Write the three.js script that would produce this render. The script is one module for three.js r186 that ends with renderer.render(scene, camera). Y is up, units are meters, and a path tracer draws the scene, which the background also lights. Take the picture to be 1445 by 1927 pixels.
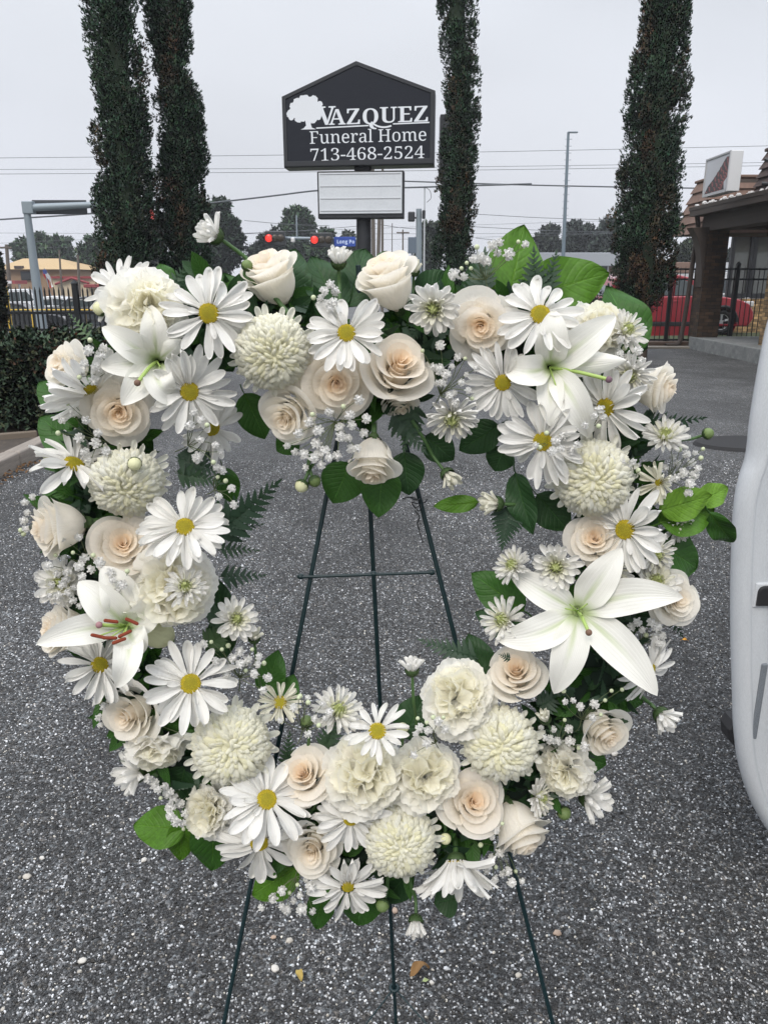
import * as THREE from 'three';
import { mergeGeometries, mergeVertices } from 'three/addons/utils/BufferGeometryUtils.js';
import { RoundedBoxGeometry } from 'three/addons/geometries/RoundedBoxGeometry.js';
import { ImprovedNoise } from 'three/addons/math/ImprovedNoise.js';

// ------------------------------------------------------------------ camera, sky, sun, exposure
const scene = new THREE.Scene();
const F = 1456, CX = 722.5, CY = 963.5, EYE = 1.45, PITCH = 16.58 * Math.PI / 180;
const camera = new THREE.PerspectiveCamera(2 * Math.atan(963.5 / F) * 180 / Math.PI, 1445 / 1927, 0.05, 900);
camera.position.set(0, EYE, 0);
camera.rotation.x = -PITCH;
camera.updateMatrixWorld(true);
const renderer = new THREE.WebGLRenderer({ antialias: true });
renderer.setSize(767, 1024);
renderer.toneMapping = THREE.LinearToneMapping;
renderer.toneMappingExposure = 1.2;
renderer.shadowMap.enabled = true;
scene.fog = new THREE.FogExp2(new THREE.Color().setRGB(0.74, 0.77, 0.82), 0.0009);

const noise = new ImprovedNoise();
const sm = (a, b, x) => { const t = Math.min(1, Math.max(0, (x - a) / (b - a))); return t * t * (3 - 2 * t); };
{ // an even overcast sky, brighter towards the zenith as overcast skies are, with faint cloud banks
  const W = 512, H = 256, d = new Float32Array(W * H * 4);
  for (let r = 0; r < H; r++) for (let c = 0; c < W; c++) {
    const e = ((r + 0.5) / H - 0.5) * Math.PI, a = (c + 0.5) / W * 2 * Math.PI;
    const x = Math.cos(a) * Math.cos(e), y = Math.sin(e), z = Math.sin(a) * Math.cos(e);
    let n = 0; for (let o = 0, am = 1, f = 1.6; o < 4; o++, am *= 0.5, f *= 2) n += am * noise.noise(x * f + 7, y * f * 2.6 + 3, z * f + 11);
    const L = 0.655 * (1 + 2.1 * sm(0.27, 1.2, e)) * (1 + 0.13 * n) + 0.03 * sm(0.22, 0, e);
    const b = 0.5 + 0.5 * noise.noise(x * 1.1 + 40, y * 2, z * 1.1);
    d.set([L * (0.965 - 0.03 * b * sm(0, 0.3, e)), L * 0.995, L * (1.06 + 0.04 * b), 1], (r * W + c) * 4);
  }
  const t = new THREE.DataTexture(d, W, H, THREE.RGBAFormat, THREE.FloatType);
  t.mapping = THREE.EquirectangularReflectionMapping; t.magFilter = t.minFilter = THREE.LinearFilter; t.needsUpdate = true;
  scene.background = t; scene.environment = t;
}
const sun = new THREE.DirectionalLight(0xfff6ea, 1.5);
sun.position.set(-2.2, 7.2, 4.6); sun.target.position.set(0, 0.8, -1.2);
sun.castShadow = true; sun.shadow.radius = 45;
sun.shadow.mapSize.set(2048, 2048);
Object.assign(sun.shadow.camera, { left: -14, right: 14, top: 14, bottom: -14, near: 0.1, far: 60 });
scene.add(sun, sun.target);

// ------------------------------------------------------------------ helpers
let seed = 12345;
const rnd = () => { seed = (seed + 0x6d2b79f5) | 0; let t = Math.imul(seed ^ (seed >>> 15), 1 | seed); t = (t + Math.imul(t ^ (t >>> 7), 61 | t)) ^ t; return ((t ^ (t >>> 14)) >>> 0) / 4294967296; };
const rr = (a, b) => a + (b - a) * rnd(), gauss = () => (rnd() + rnd() + rnd() + rnd() - 2) * 1.2, pick = (a) => a[Math.floor(rnd() * a.length)];
const V = (x, y, z) => new THREE.Vector3(x, y, z), PI = Math.PI, rad = (d) => d * PI / 180;
const camRight = V(1, 0, 0), camUp = V(0, Math.cos(PITCH), -Math.sin(PITCH)), camFwd = V(0, -Math.sin(PITCH), -Math.cos(PITCH)), camPos = V(0, EYE, 0);
const ray = (px, py) => camFwd.clone().addScaledVector(camRight, (px - CX) / F).addScaledVector(camUp, -(py - CY) / F);   // per metre of depth
const at = (px, py, D) => { const r = ray(px, py); return camPos.clone().addScaledVector(r, D / -r.z); };
const ground = (px, py) => { const r = ray(px, py); return camPos.clone().addScaledVector(r, -EYE / r.y); };
const depthOf = (p) => p.clone().sub(camPos).dot(camFwd);
const LEAN = rad(9), wn = V(0, Math.sin(LEAN), Math.cos(LEAN)), w0 = at(690, 1060, 0.84);
const onW = (px, py, h = 0) => { const r = ray(px, py), q = w0.clone().addScaledVector(wn, h); return camPos.clone().addScaledVector(r, q.sub(camPos).dot(wn) / r.dot(wn)); };
const px2m = (p) => depthOf(p) / F;

const used = new Map();
function numbered(name) { const n = used.get(name) ?? 0; used.set(name, n + 1); return n ? name + '_' + String(n).padStart(3, '0') : name; }
function tag(o, label, category, group, kind) {
  o.userData = { ...o.userData };
  if (label) o.userData.label = label; if (category) o.userData.category = category;
  if (group) o.userData.group = group; if (kind) o.userData.kind = kind;
  return o;
}
function thing(name, label, category, pos, group) {
  const o = new THREE.Group(); o.name = numbered(name); scene.add(o);
  if (pos) o.position.copy(pos);
  return tag(o, label, category, group);
}
function part(name, geo, mat, parent, label) {
  const m = new THREE.Mesh(geo, mat); m.name = name; parent.add(m);
  if (label) m.userData.label = label;
  return m;
}
function struct(name, geo, mat) { const m = new THREE.Mesh(geo, mat); m.name = numbered(name); m.userData.kind = 'structure'; scene.add(m); return m; }
function solo(name, geo, mat, label, category, group, kind) { const m = new THREE.Mesh(geo, mat); m.name = numbered(name); scene.add(m); return tag(m, label, category, group, kind); }

const withColor = (o) => ({ side: THREE.DoubleSide, roughness: 0.7, ...o, color: new THREE.Color().setRGB(...(o.color ?? [1, 1, 1])) });
const std = (o) => new THREE.MeshStandardMaterial(withColor(o));
const phys = (o) => new THREE.MeshPhysicalMaterial(withColor(o));
let petalSkin, petalRelief;   // fine lengthwise veins of petals
const petalMat = (color, through = 0.28) => phys({ color, map: petalSkin, bumpMap: petalRelief, bumpScale: 0.00035, roughness: 1, transmission: through, thickness: 0, specularIntensity: 0.3 });

// a sheet from fn(u, v): u, v in 0..1
function sheet(nu, nv, fn) {
  const p = [], uv = [], ix = [];
  for (let j = 0; j <= nv; j++) for (let i = 0; i <= nu; i++) { p.push(...fn(i / nu, j / nv)); uv.push(i / nu, j / nv); }
  for (let j = 0; j < nv; j++) for (let i = 0; i < nu; i++) { const a = j * (nu + 1) + i, b = a + nu + 1; ix.push(a, a + 1, b, a + 1, b + 1, b); }
  const g = new THREE.BufferGeometry();
  g.setAttribute('position', new THREE.Float32BufferAttribute(p, 3)); g.setAttribute('uv', new THREE.Float32BufferAttribute(uv, 2));
  g.setIndex(ix); g.computeVertexNormals(); return g;
}
const M4 = (pos, q, s = 1) => new THREE.Matrix4().compose(pos, q, typeof s === 'number' ? V(s, s, s) : s);
// quaternion whose columns are x, y, z axes
function basis(x, y, z) { return new THREE.Quaternion().setFromRotationMatrix(new THREE.Matrix4().makeBasis(x, y, z)); }
// frame: y along dir, z as near to n as can be
function frameYZ(dir, n) { const y = dir.clone().normalize(), x = y.clone().cross(n).normalize(), z = x.clone().cross(y); return basis(x, y, z); }
function tube(pts, r0, r1 = r0, seg = 8, sides = 6) {
  const c = pts.length > 2 ? new THREE.CatmullRomCurve3(pts) : new THREE.LineCurve3(pts[0], pts[1]);
  const g = new THREE.TubeGeometry(c, pts.length > 2 ? seg : 1, r0, sides, false);
  if (r1 !== r0) { const P = g.attributes.position, n = pts.length > 2 ? seg : 1; for (let i = 0; i <= n; i++) { const q = c.getPointAt(i / n), k = 1 + (r1 / r0 - 1) * i / n; for (let j = 0; j <= sides; j++) { const m = i * (sides + 1) + j; P.setXYZ(m, q.x + (P.getX(m) - q.x) * k, q.y + (P.getY(m) - q.y) * k, q.z + (P.getZ(m) - q.z) * k); } } }
  return g;
}
function rod(a, b, r, sides = 8, r2 = r) { const d = b.clone().sub(a), g = new THREE.CylinderGeometry(r2, r, d.length(), sides); g.applyMatrix4(M4(a.clone().add(b).multiplyScalar(0.5), new THREE.Quaternion().setFromUnitVectors(V(0, 1, 0), d.normalize()))); return g; }
const box = (w, h, d, x = 0, y = 0, z = 0) => new THREE.BoxGeometry(w, h, d).translate(x, y, z);
const rbox = (w, h, d, r, x = 0, y = 0, z = 0) => new RoundedBoxGeometry(w, h, d, 2, r).translate(x, y, z);
function merge(list) { return mergeGeometries(list.map((g) => { g = g.index ? g.toNonIndexed() : g; for (const k of Object.keys(g.attributes)) if (!['position', 'normal', 'uv'].includes(k)) g.deleteAttribute(k); return g; })); }
function canvasTex(w, h, draw, srgb = true) {
  const c = document.createElement('canvas'); c.width = w; c.height = h; draw(c.getContext('2d'), w, h);
  const t = new THREE.CanvasTexture(c); if (srgb) t.colorSpace = THREE.SRGBColorSpace; t.magFilter = THREE.LinearFilter; return t;
}
function dataTex(n, fn, srgb) { // fn(x, y) -> [r, g, b] 0..1 of a tile of n x n
  const d = new Uint8Array(n * n * 4);
  for (let y = 0; y < n; y++) for (let x = 0; x < n; x++) { const c = fn(x, y), k = (y * n + x) * 4; d[k] = 255 * Math.min(1, Math.max(0, c[0])); d[k + 1] = 255 * Math.min(1, Math.max(0, c[1])); d[k + 2] = 255 * Math.min(1, Math.max(0, c[2])); d[k + 3] = 255; }
  const t = new THREE.DataTexture(d, n, n); t.wrapS = t.wrapT = THREE.RepeatWrapping; t.magFilter = t.minFilter = THREE.LinearFilter; if (srgb) t.colorSpace = THREE.SRGBColorSpace; t.needsUpdate = true; return t;
}
const vnoise = (n) => { const g = new Float32Array(n * n); for (let i = 0; i < g.length; i++) g[i] = rnd(); return (x, y) => { const xi = Math.floor(x), yi = Math.floor(y), fx = x - xi, fy = y - yi, k = (a, b) => g[(((b % n) + n) % n) * n + (((a % n) + n) % n)], sx = fx * fx * (3 - 2 * fx), sy = fy * fy * (3 - 2 * fy); return (k(xi, yi) * (1 - sx) + k(xi + 1, yi) * sx) * (1 - sy) + (k(xi, yi + 1) * (1 - sx) + k(xi + 1, yi + 1) * sx) * sy; }; };
const toS = (v) => Math.pow(Math.max(0, v), 1 / 2.2);
{
  const a = vnoise(64), b = vnoise(32), N = 256, f = (x, y) => a(x * 40 / N * 1.6, y * 5 / N) * 0.6 + b(x * 22 / N * 1.6, y * 3 / N + 9) * 0.4;
  petalSkin = dataTex(N, (x, y) => { const k = 0.965 + 0.035 * sm(0.2, 0.7, f(x, y)) - (rnd() < 0.0012 ? 0.12 : 0); return [toS(k), toS(k * 0.998), toS(k * 0.99)]; }, true);
  petalRelief = dataTex(N, (x, y) => { const h = f(x, y); return [h, h, h]; });
}
// ------------------------------------------------------------------ ground
const worn = (x, z) => Math.max(0.35, 1.04 + 0.42 * noise.noise(x * 0.9, 1.5, z * 0.55) + 0.40 * noise.noise(x * 2.3, 4.5, z * 1.5) + 0.34 * noise.noise(x * 5.5, 8, z * 4.2));   // how worn the asphalt is
const gh = (x, z) => -0.75 * sm(15, 34, -z) * sm(5, 1, x);
function terrain(x0, x1, z0, z1, nx, nz, lift, tile) {
  const g = sheet(nx, nz, (u, v) => { const x = x0 + (x1 - x0) * u, z = z0 + (z1 - z0) * v; return [x, gh(x, z) + lift, z]; });
  const p = g.attributes.position, uv = g.attributes.uv; for (let i = 0; i < p.count; i++) uv.setXY(i, p.getX(i) / tile, -p.getZ(i) / tile);
  return g;
}
const asphalt = (() => {
  const N = 2048, S = 3.2, cells = 400, cs = N / cells; // stones of about 8 mm on a 3.2 m tile
  const sx = new Float32Array(cells * cells), sy = new Float32Array(cells * cells), tone = new Float32Array(cells * cells), tint = new Float32Array(cells * cells), big = new Float32Array(cells * cells);
  for (let i = 0; i < cells * cells; i++) { sx[i] = rnd(); sy[i] = rnd(); const r = rnd(); tone[i] = r < 0.10 ? rr(0.24, 0.5) : r < 0.27 ? rr(0.08, 0.16) : rr(0.018, 0.055); tint[i] = rnd(); big[i] = tone[i] > 0.2 ? rr(0.55, 0.85) : rr(0.85, 1.5); }
  const a = vnoise(16), b = vnoise(64), H = new Float32Array(N * N);
  const map = dataTex(N, (x, y) => {
    const gx = Math.floor(x / cs), gy = Math.floor(y / cs); let d1 = 9, d2 = 9, id = 0;
    for (let j = -1; j <= 1; j++) for (let i = -1; i <= 1; i++) {
      const cx = (gx + i + cells) % cells, cy = (gy + j + cells) % cells, k = cy * cells + cx, dx = gx + i + sx[k] - x / cs, dy = gy + j + sy[k] - y / cs, d = Math.sqrt(dx * dx + dy * dy) / big[k];
      if (d < d1) { d2 = d1; d1 = d; id = k; } else if (d < d2) d2 = d;
    }
    const gap = sm(0.02, 0.22, d2 - d1), m = a(x * 16 / N, y * 16 / N) * 0.6 + b(x * 64 / N, y * 64 / N) * 0.4;
    let t = 1.12 * tone[id] * (0.72 + 0.56 * m) * (0.9 + 0.2 * rnd());
    t = t * gap + (0.014 + 0.2 * sm(0.5, 0.85, b(x * 0.21, y * 0.21))) * (1 - gap);
    H[y * N + x] = gap * (0.45 + 0.55 * (1 - d1)) * (0.55 + 0.45 * tint[id]);
    const w = tint[id] > 0.86 ? [1.08, 1.0, 0.9] : tint[id] < 0.3 ? [0.92, 1.0, 1.05] : [0.985, 1.0, 1.005];
    return [toS(t * w[0]), toS(t * w[1]), toS(t * w[2])];
  }, true);
  const bump = dataTex(N, (x, y) => { const h = H[y * N + x]; return [h, h, h]; });
  return { mat: std({ map, bumpMap: bump, bumpScale: 0.007, roughness: 0.72 }), S };
})();
const mottled = (c0, c1, c2, tileN = 512, fine = 1) => { const a = vnoise(8), b = vnoise(32), c = vnoise(128); return dataTex(tileN, (x, y) => { const m = a(x * 8 / tileN, y * 8 / tileN) * 0.45 + b(x * 32 / tileN, y * 32 / tileN) * 0.3 + c(x * 128 / tileN, y * 128 / tileN) * 0.25, k = rnd() * 0.16 * fine + 0.92, q = m < 0.5 ? m * 2 : m * 2 - 1, A = m < 0.5 ? c0 : c1, B = m < 0.5 ? c1 : c2; return [0, 1, 2].map((i) => toS((A[i] + (B[i] - A[i]) * q) * k)); }, true); };
struct('ground', terrain(-220, 220, 30, -300, 110, 110, -0.02, 6), std({ map: mottled([0.03, 0.04, 0.02], [0.05, 0.07, 0.025], [0.09, 0.09, 0.05]), roughness: 0.95 }));
{ // the lot is worn in blotches
  const g = terrain(-2.95, 40, 12, -19, 300, 230, 0, asphalt.S), p = g.attributes.position, c = new Float32Array(p.count * 3);
  for (let i = 0; i < p.count; i++) { const x = p.getX(i), z = p.getZ(i), k = worn(x, z) + 0.10 * (rnd() - 0.5); c.set([k * 1.0, k * 0.995, k * 1.0], i * 3); }
  g.setAttribute('color', new THREE.BufferAttribute(c, 3)); asphalt.mat.vertexColors = true; struct('parking_lot', g, asphalt.mat);
}
struct('street', terrain(-200, 200, -30, -75, 160, 30, 0.004, asphalt.S * 2), std({ map: mottled([0.06, 0.06, 0.06], [0.085, 0.085, 0.085], [0.12, 0.12, 0.115]), roughness: 0.8 }));
struct('planting_bed', terrain(-14, -3.09, 4, -14, 10, 20, 0.03, 2), std({ map: mottled([0.02, 0.016, 0.012], [0.05, 0.04, 0.032], [0.12, 0.09, 0.065], 512, 3), roughness: 1 }));
{ // concrete kerb along the planting bed, in lengths
  const kt = mottled([0.16, 0.14, 0.12], [0.24, 0.21, 0.18], [0.33, 0.29, 0.25]);
  const k = thing('kerb', 'weathered concrete kerb between planting bed and asphalt lot at left', 'kerb', V(0, 0, 0));
  const m = std({ map: kt, roughness: 0.95 });
  for (let i = 0; i < 7; i++) { const o = part('kerb_stone', rbox(0.14, 0.15, 1.97, 0.02), m, k); o.position.set(-3.02, 0.055, -1.2 - i * 1.98); o.rotation.z = rr(-0.02, 0.02); }
  const t = solo('edging_timber', rbox(0.9, 0.07, 0.07, 0.012), std({ color: [0.16, 0.13, 0.10], roughness: 1 }), 'grey edging timber lying in the bed before the left hedge', 'timber');
  t.position.copy(ground(14, 835)).add(V(-0.2, 0.05, 0)); t.rotation.y = 0.5;
}
{ // loose stone chips on the asphalt, uncountable
  const g = new THREE.IcosahedronGeometry(1, 0), n = 190000, im = new THREE.InstancedMesh(g, std({ roughness: 0.5, flatShading: true }), n), m = new THREE.Matrix4(), q = new THREE.Quaternion(), e = new THREE.Euler(), c = new THREE.Color();
  for (let i = 0; i < n; i++) {
    const D = 0.9 + 5.5 * Math.pow(rnd(), 1.7), x = rr(-0.56, 0.56) * (D * 0.95 + 0.5), s = rr(0.0012, 0.0033) * (rnd() < 0.015 ? 1.7 : 1) * (0.9 + D * 0.1);
    e.set(rr(0, 6), rr(0, 6), rr(0, 6)); q.setFromEuler(e);
    m.compose(V(Math.max(-2.9, x), s * 0.25, -D), q, V(s * rr(0.8, 1.5), s * rr(0.5, 0.9), s * rr(0.8, 1.3))); im.setMatrixAt(i, m);
    const r = rnd(), t = (r < 0.15 ? rr(0.3, 0.64) : r < 0.32 ? rr(0.1, 0.2) : rr(0.014, 0.05)) * (0.25 + 0.75 * worn(x, -D)), w = rnd(); c.setRGB(t * (w > 0.9 ? 1.06 : 0.98), t, t * (w > 0.9 ? 0.88 : 1.03)); im.setColorAt(i, c);
  }
  im.name = 'gravel'; tag(im, 'loose dark and white stone chips scattered over the asphalt', 'gravel', null, 'stuff'); scene.add(im);
}
{ // single pebbles and dead leaves one can make out
  const pebbleGeo = [0, 1, 2].map((s) => { const g = mergeVertices(new THREE.IcosahedronGeometry(1, 2).deleteAttribute('normal').deleteAttribute('uv')), p = g.attributes.position; for (let i = 0; i < p.count; i++) { const k = 1 + 0.35 * noise.noise(p.getX(i) * 1.6 + s * 9, p.getY(i) * 1.6, p.getZ(i) * 1.6); p.setXYZ(i, p.getX(i) * k * 1.2, p.getY(i) * k * 0.7, p.getZ(i) * k); } g.computeVertexNormals(); return g; });
  const pm = [std({ color: [0.42, 0.39, 0.34], roughness: 0.8 }), std({ color: [0.36, 0.27, 0.21], roughness: 0.8 }), std({ color: [0.5, 0.48, 0.44], roughness: 0.7 })];
  const P = [[52, 1652, 9, 0, 'pale pebble on the asphalt, leftmost, below the wreath'], [156, 1810, 9, 2, 'white pebble on asphalt near the lower left corner'], [518, 1825, 10, 2, 'white pebble right of the left easel leg, under the wreath'], [515, 1765, 6, 1, 'small tan pebble just below the lowest left blossoms'], [545, 1772, 8, 0, 'pale pebble left of the middle easel leg'], [743, 1716, 8, 1, 'orange tinted pebble touching the middle easel leg'], [1048, 1758, 9, 1, 'tan pebble to the right of the right easel leg'], [975, 1837, 7, 0, 'pale pebble left of the right easel leg'], [1155, 1420, 9, 2, 'white pebble right of the wreath by the van door'], [668, 1690, 6, 2, 'tiny white pebble under the drooping bottom daisy'], [272, 1620, 7, 2, 'white pebble left of the bottom left leaves'], [80, 1616, 6, 2, 'small white pebble near the left frame edge'], [812, 1850, 6, 2, 'white pebble between middle and right easel legs']];
  for (const [x, y, r, m, l] of P) { const p = ground(x, y), o = solo('pebble', pick(pebbleGeo), pm[m], l, 'pebble', 'pebbles lying on the asphalt'); const s = r * 0.72 * px2m(p); o.scale.setScalar(s); o.position.copy(p).y += s * 0.45; o.rotation.y = rr(0, 6); }
  const leafG = (curl) => sheet(4, 8, (u, v) => { const w = 0.22 * Math.sin(PI * Math.pow(v, 0.8)), x = (u - 0.5) * 2 * w; return [x, v - 0.5, 0.5 * x * x / 0.22 + curl * Math.sin(v * 3.4) * 0.25 + 0.08 * Math.sin(v * 9 + u * 3)]; });
  for (const [x, y, r, rot, c, curl, l] of [[563, 1840, 26, 0.4, [0.34, 0.25, 0.07], 1, 'curled yellow dead leaf lying between left and middle easel legs'], [790, 1832, 40, -1.0, [0.2, 0.11, 0.04], 1.3, 'brown shrivelled leaf lying right of the middle easel leg'], [800, 1850, 14, 1.8, [0.32, 0.38, 0.18], 0.3, 'pale green leaf scrap beside the brown shrivelled leaf'], [1287, 1208, 13, 1.2, [0.5, 0.24, 0.03], 0.6, 'small orange leaf on asphalt right of the wreath']]) {
    const p = ground(x, y), o = solo('fallen_leaf', leafG(curl), std({ color: c, roughness: 0.9 }), l, 'fallen leaf'); o.scale.setScalar(r * px2m(p) * 1.15); o.position.copy(p).y += 0.006; o.rotation.set(-PI / 2, 0, rot);
  }
  const lt = []; for (let i = 0; i < 260; i++) { const g = leafG(rr(0.2, 1.4)), s = rr(0.02, 0.05); g.applyMatrix4(M4(V(-2.93 + Math.abs(gauss()) * 0.1, rr(0.006, 0.03), -rr(4.6, 8.5)), new THREE.Quaternion().setFromEuler(new THREE.Euler(-PI / 2 + rr(-0.5, 0.5), 0, rr(0, 6), 'YXZ')), s)); lt.push(g); }
  solo('leaf_litter', merge(lt), std({ color: [0.13, 0.07, 0.03], roughness: 0.95 }), 'brown leaf litter drifted along the foot of the left kerb', 'leaf litter', null, 'stuff');
}
// ------------------------------------------------------------------ trees, hedges
const foliageMat = (tintA) => std({ vertexColors: true, roughness: 0.85, color: tintA });
function tufts(spots, per, size, shape) { // leaf tufts: spots [[pos, out, color, scale]], merged into one mesh with vertex colours
  const n = spots.length * per * 3, P = new Float32Array(n * 3), N = new Float32Array(n * 3), C = new Float32Array(n * 3); let k = 0;
  const a = V(), b = V(), d = V(), nn = V();
  for (const [p, out, c, s] of spots) for (let i = 0; i < per; i++) {
    d.set(out.x + rr(-1, 1) * shape.spread, out.y + rr(-1, 1) * shape.spread + shape.up, out.z + rr(-1, 1) * shape.spread).normalize();
    a.set(rr(-1, 1), rr(-1, 1), rr(-1, 1)).cross(d).normalize(); const L = size * s * rr(0.7, 1.3), w = L * shape.slim;
    const bx = p.x + rr(-1, 1) * L * 0.6, by = p.y + rr(-1, 1) * L * 0.6, bz = p.z + rr(-1, 1) * L * 0.6;
    nn.copy(a).cross(d).normalize(); if (nn.dot(out) < 0) nn.negate(); nn.addScaledVector(out, 0.6).normalize();
    const t = rr(0.75, 1.25);
    const pts = [[bx - a.x * w, by - a.y * w, bz - a.z * w], [bx + a.x * w, by + a.y * w, bz + a.z * w], [bx + d.x * L, by + d.y * L, bz + d.z * L]];
    for (const q of pts) { P.set(q, k * 3); N.set([nn.x, nn.y, nn.z], k * 3); C.set([c[0] * t, c[1] * t, c[2] * t], k * 3); k++; }
  }
  const g = new THREE.BufferGeometry(); g.setAttribute('position', new THREE.BufferAttribute(P, 3)); g.setAttribute('normal', new THREE.BufferAttribute(N, 3)); g.setAttribute('color', new THREE.BufferAttribute(C, 3)); return g;
}
const bark = std({ color: [0.06, 0.045, 0.035], roughness: 1 });
const crownMat = foliageMat();
function cypress(lobes, D, label, nT, brown) {
  const foot = lobes[0][lobes[0].length - 1], base = at(foot[0], foot[1], D); base.y = gh(base.x, base.z);
  const t = thing('cypress_tree', label, 'tree', base, 'tall cypress trees'); const spots = [], cores = [];
  for (const L of lobes) {
    const pts = L.map(([x, y, r]) => { const p = at(x, y, D); return [p, r * px2m(p)]; }); const seg = []; let tot = 0;
    for (let i = 0; i + 1 < pts.length; i++) { const l = pts[i][0].distanceTo(pts[i + 1][0]) * (pts[i][1] + pts[i + 1][1]); seg.push(l); tot += l; }
    const lobeSeed = rr(0, 50), n = Math.round(nT * tot / lobes.reduce((s, l) => { let w = 0; for (let i = 0; i + 1 < l.length; i++) { const p = at(l[i][0], l[i][1], D), q = at(l[i + 1][0], l[i + 1][1], D); w += p.distanceTo(q) * (l[i][2] + l[i + 1][2]) * px2m(p); } return s + w; }, 0));
    for (let i = 0; i + 1 < pts.length; i++) { const a = pts[i], b = pts[i + 1]; cores.push(rod(b[0].clone().sub(base), a[0].clone().sub(base), b[1] * 0.42, 9, a[1] * 0.42)); }
    for (let k = 0; k < n / 22; k++) {
      let w = rnd() * tot, i = 0; while (i < seg.length - 1 && w > seg[i]) w -= seg[i++];
      const f = rnd(), c = pts[i][0].clone().lerp(pts[i + 1][0], f), R = pts[i][1] + (pts[i + 1][1] - pts[i][1]) * f, az = rr(0, 2 * PI), ox = Math.cos(az), oz = Math.sin(az);
      const bumpy = noise.noise(ox * 2.4 + lobeSeed, c.y * 1.5, oz * 2.4 + 5), clump = Math.sqrt(rnd());
      const rad_ = R * (0.90 + 0.24 * bumpy) * clump + 0.0, q = V(c.x + ox * rad_, c.y, c.z + oz * rad_).sub(base);
      const cr = rr(0.07, 0.13), ch = rr(0.14, 0.3), shade = rr(0.7, 1.3);
      for (let j = 0; j < 36; j++) {
      const e = V(gauss(), gauss(), gauss()).normalize().multiplyScalar(0.45 + 0.5 * Math.sqrt(rnd())), p = V(q.x + e.x * cr + ox * (0.5 + e.y * 0.5) * 0.02, q.y + e.y * ch, q.z + e.z * cr);
      const br = noise.noise(ox * 1.7 + 20, c.y * 0.9 + lobeSeed, oz * 1.7) + brown(c.y) + rr(-0.2, 0.2), s = shade;
      const col = br > 0.4 ? [rr(0.07, 0.12) * s, rr(0.05, 0.07) * s, rr(0.026, 0.038) * s] : br > 0.2 ? [0.055 * s, 0.056 * s, 0.034 * s] : [rr(0.024, 0.042) * s, rr(0.056, 0.084) * s, rr(0.03, 0.044) * s];
      spots.push([p, V(ox * 0.6 + e.x * 0.8, 0.1 + e.y * 0.4, oz * 0.6 + e.z * 0.8).normalize(), col, rr(0.8, 1.35)]);
      }
    }
  }
  part('crown', tufts(spots, 5, 0.034, { spread: 0.55, up: 1.0, slim: 0.32 }), crownMat, t);
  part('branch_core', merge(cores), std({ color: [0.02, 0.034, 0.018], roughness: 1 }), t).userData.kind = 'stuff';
  part('trunk', rod(V(0, -0.2, 0), V(0, 1.6, 0), 0.13, 10, 0.09), bark, t);
}
const noBrown = () => -0.16;
cypress([[[192, -420, 6], [196, -250, 30], [203, 0, 46], [222, 130, 50], [230, 220, 52], [237, 340, 56], [241, 450, 60], [243, 560, 57], [245, 660, 40]]], 13.5, 'tall dark cypress left of the sign, nearest the left frame edge', 17000, noBrown);
cypress([[[318, -260, 6], [322, -120, 20], [330, 0, 24], [330, 100, 26], [333, 200, 36], [340, 300, 42], [346, 400, 48], [352, 500, 50], [352, 640, 40]], [[268, -140, 8], [277, -50, 18], [290, 20, 20], [304, 90, 14], [312, 150, 12]], [[352, 155, 10], [360, 200, 17], [366, 260, 20], [372, 330, 16]]], 14.2, 'tall cypress with split crown, second tree from the left', 17000, noBrown);
cypress([[[859, -330, 5], [859, -150, 26], [859, 0, 34], [863, 100, 36], [870, 180, 33], [862, 300, 34], [859, 400, 39], [856, 500, 42], [855, 650, 36]]], 16.5, 'slender cypress just right of the funeral sign', 14000, () => -0.1);
cypress([[[1268, -350, 6], [1262, -200, 36], [1255, 0, 44], [1243, 100, 51], [1234, 200, 57], [1227, 300, 60], [1217, 400, 65], [1209, 460, 62], [1208, 530, 55], [1213, 575, 26]]], 15, 'broad cypress with browning lower branches before the red car', 20000, (y) => -0.06 + 0.28 * sm(3.0, 1.2, y));
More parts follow.
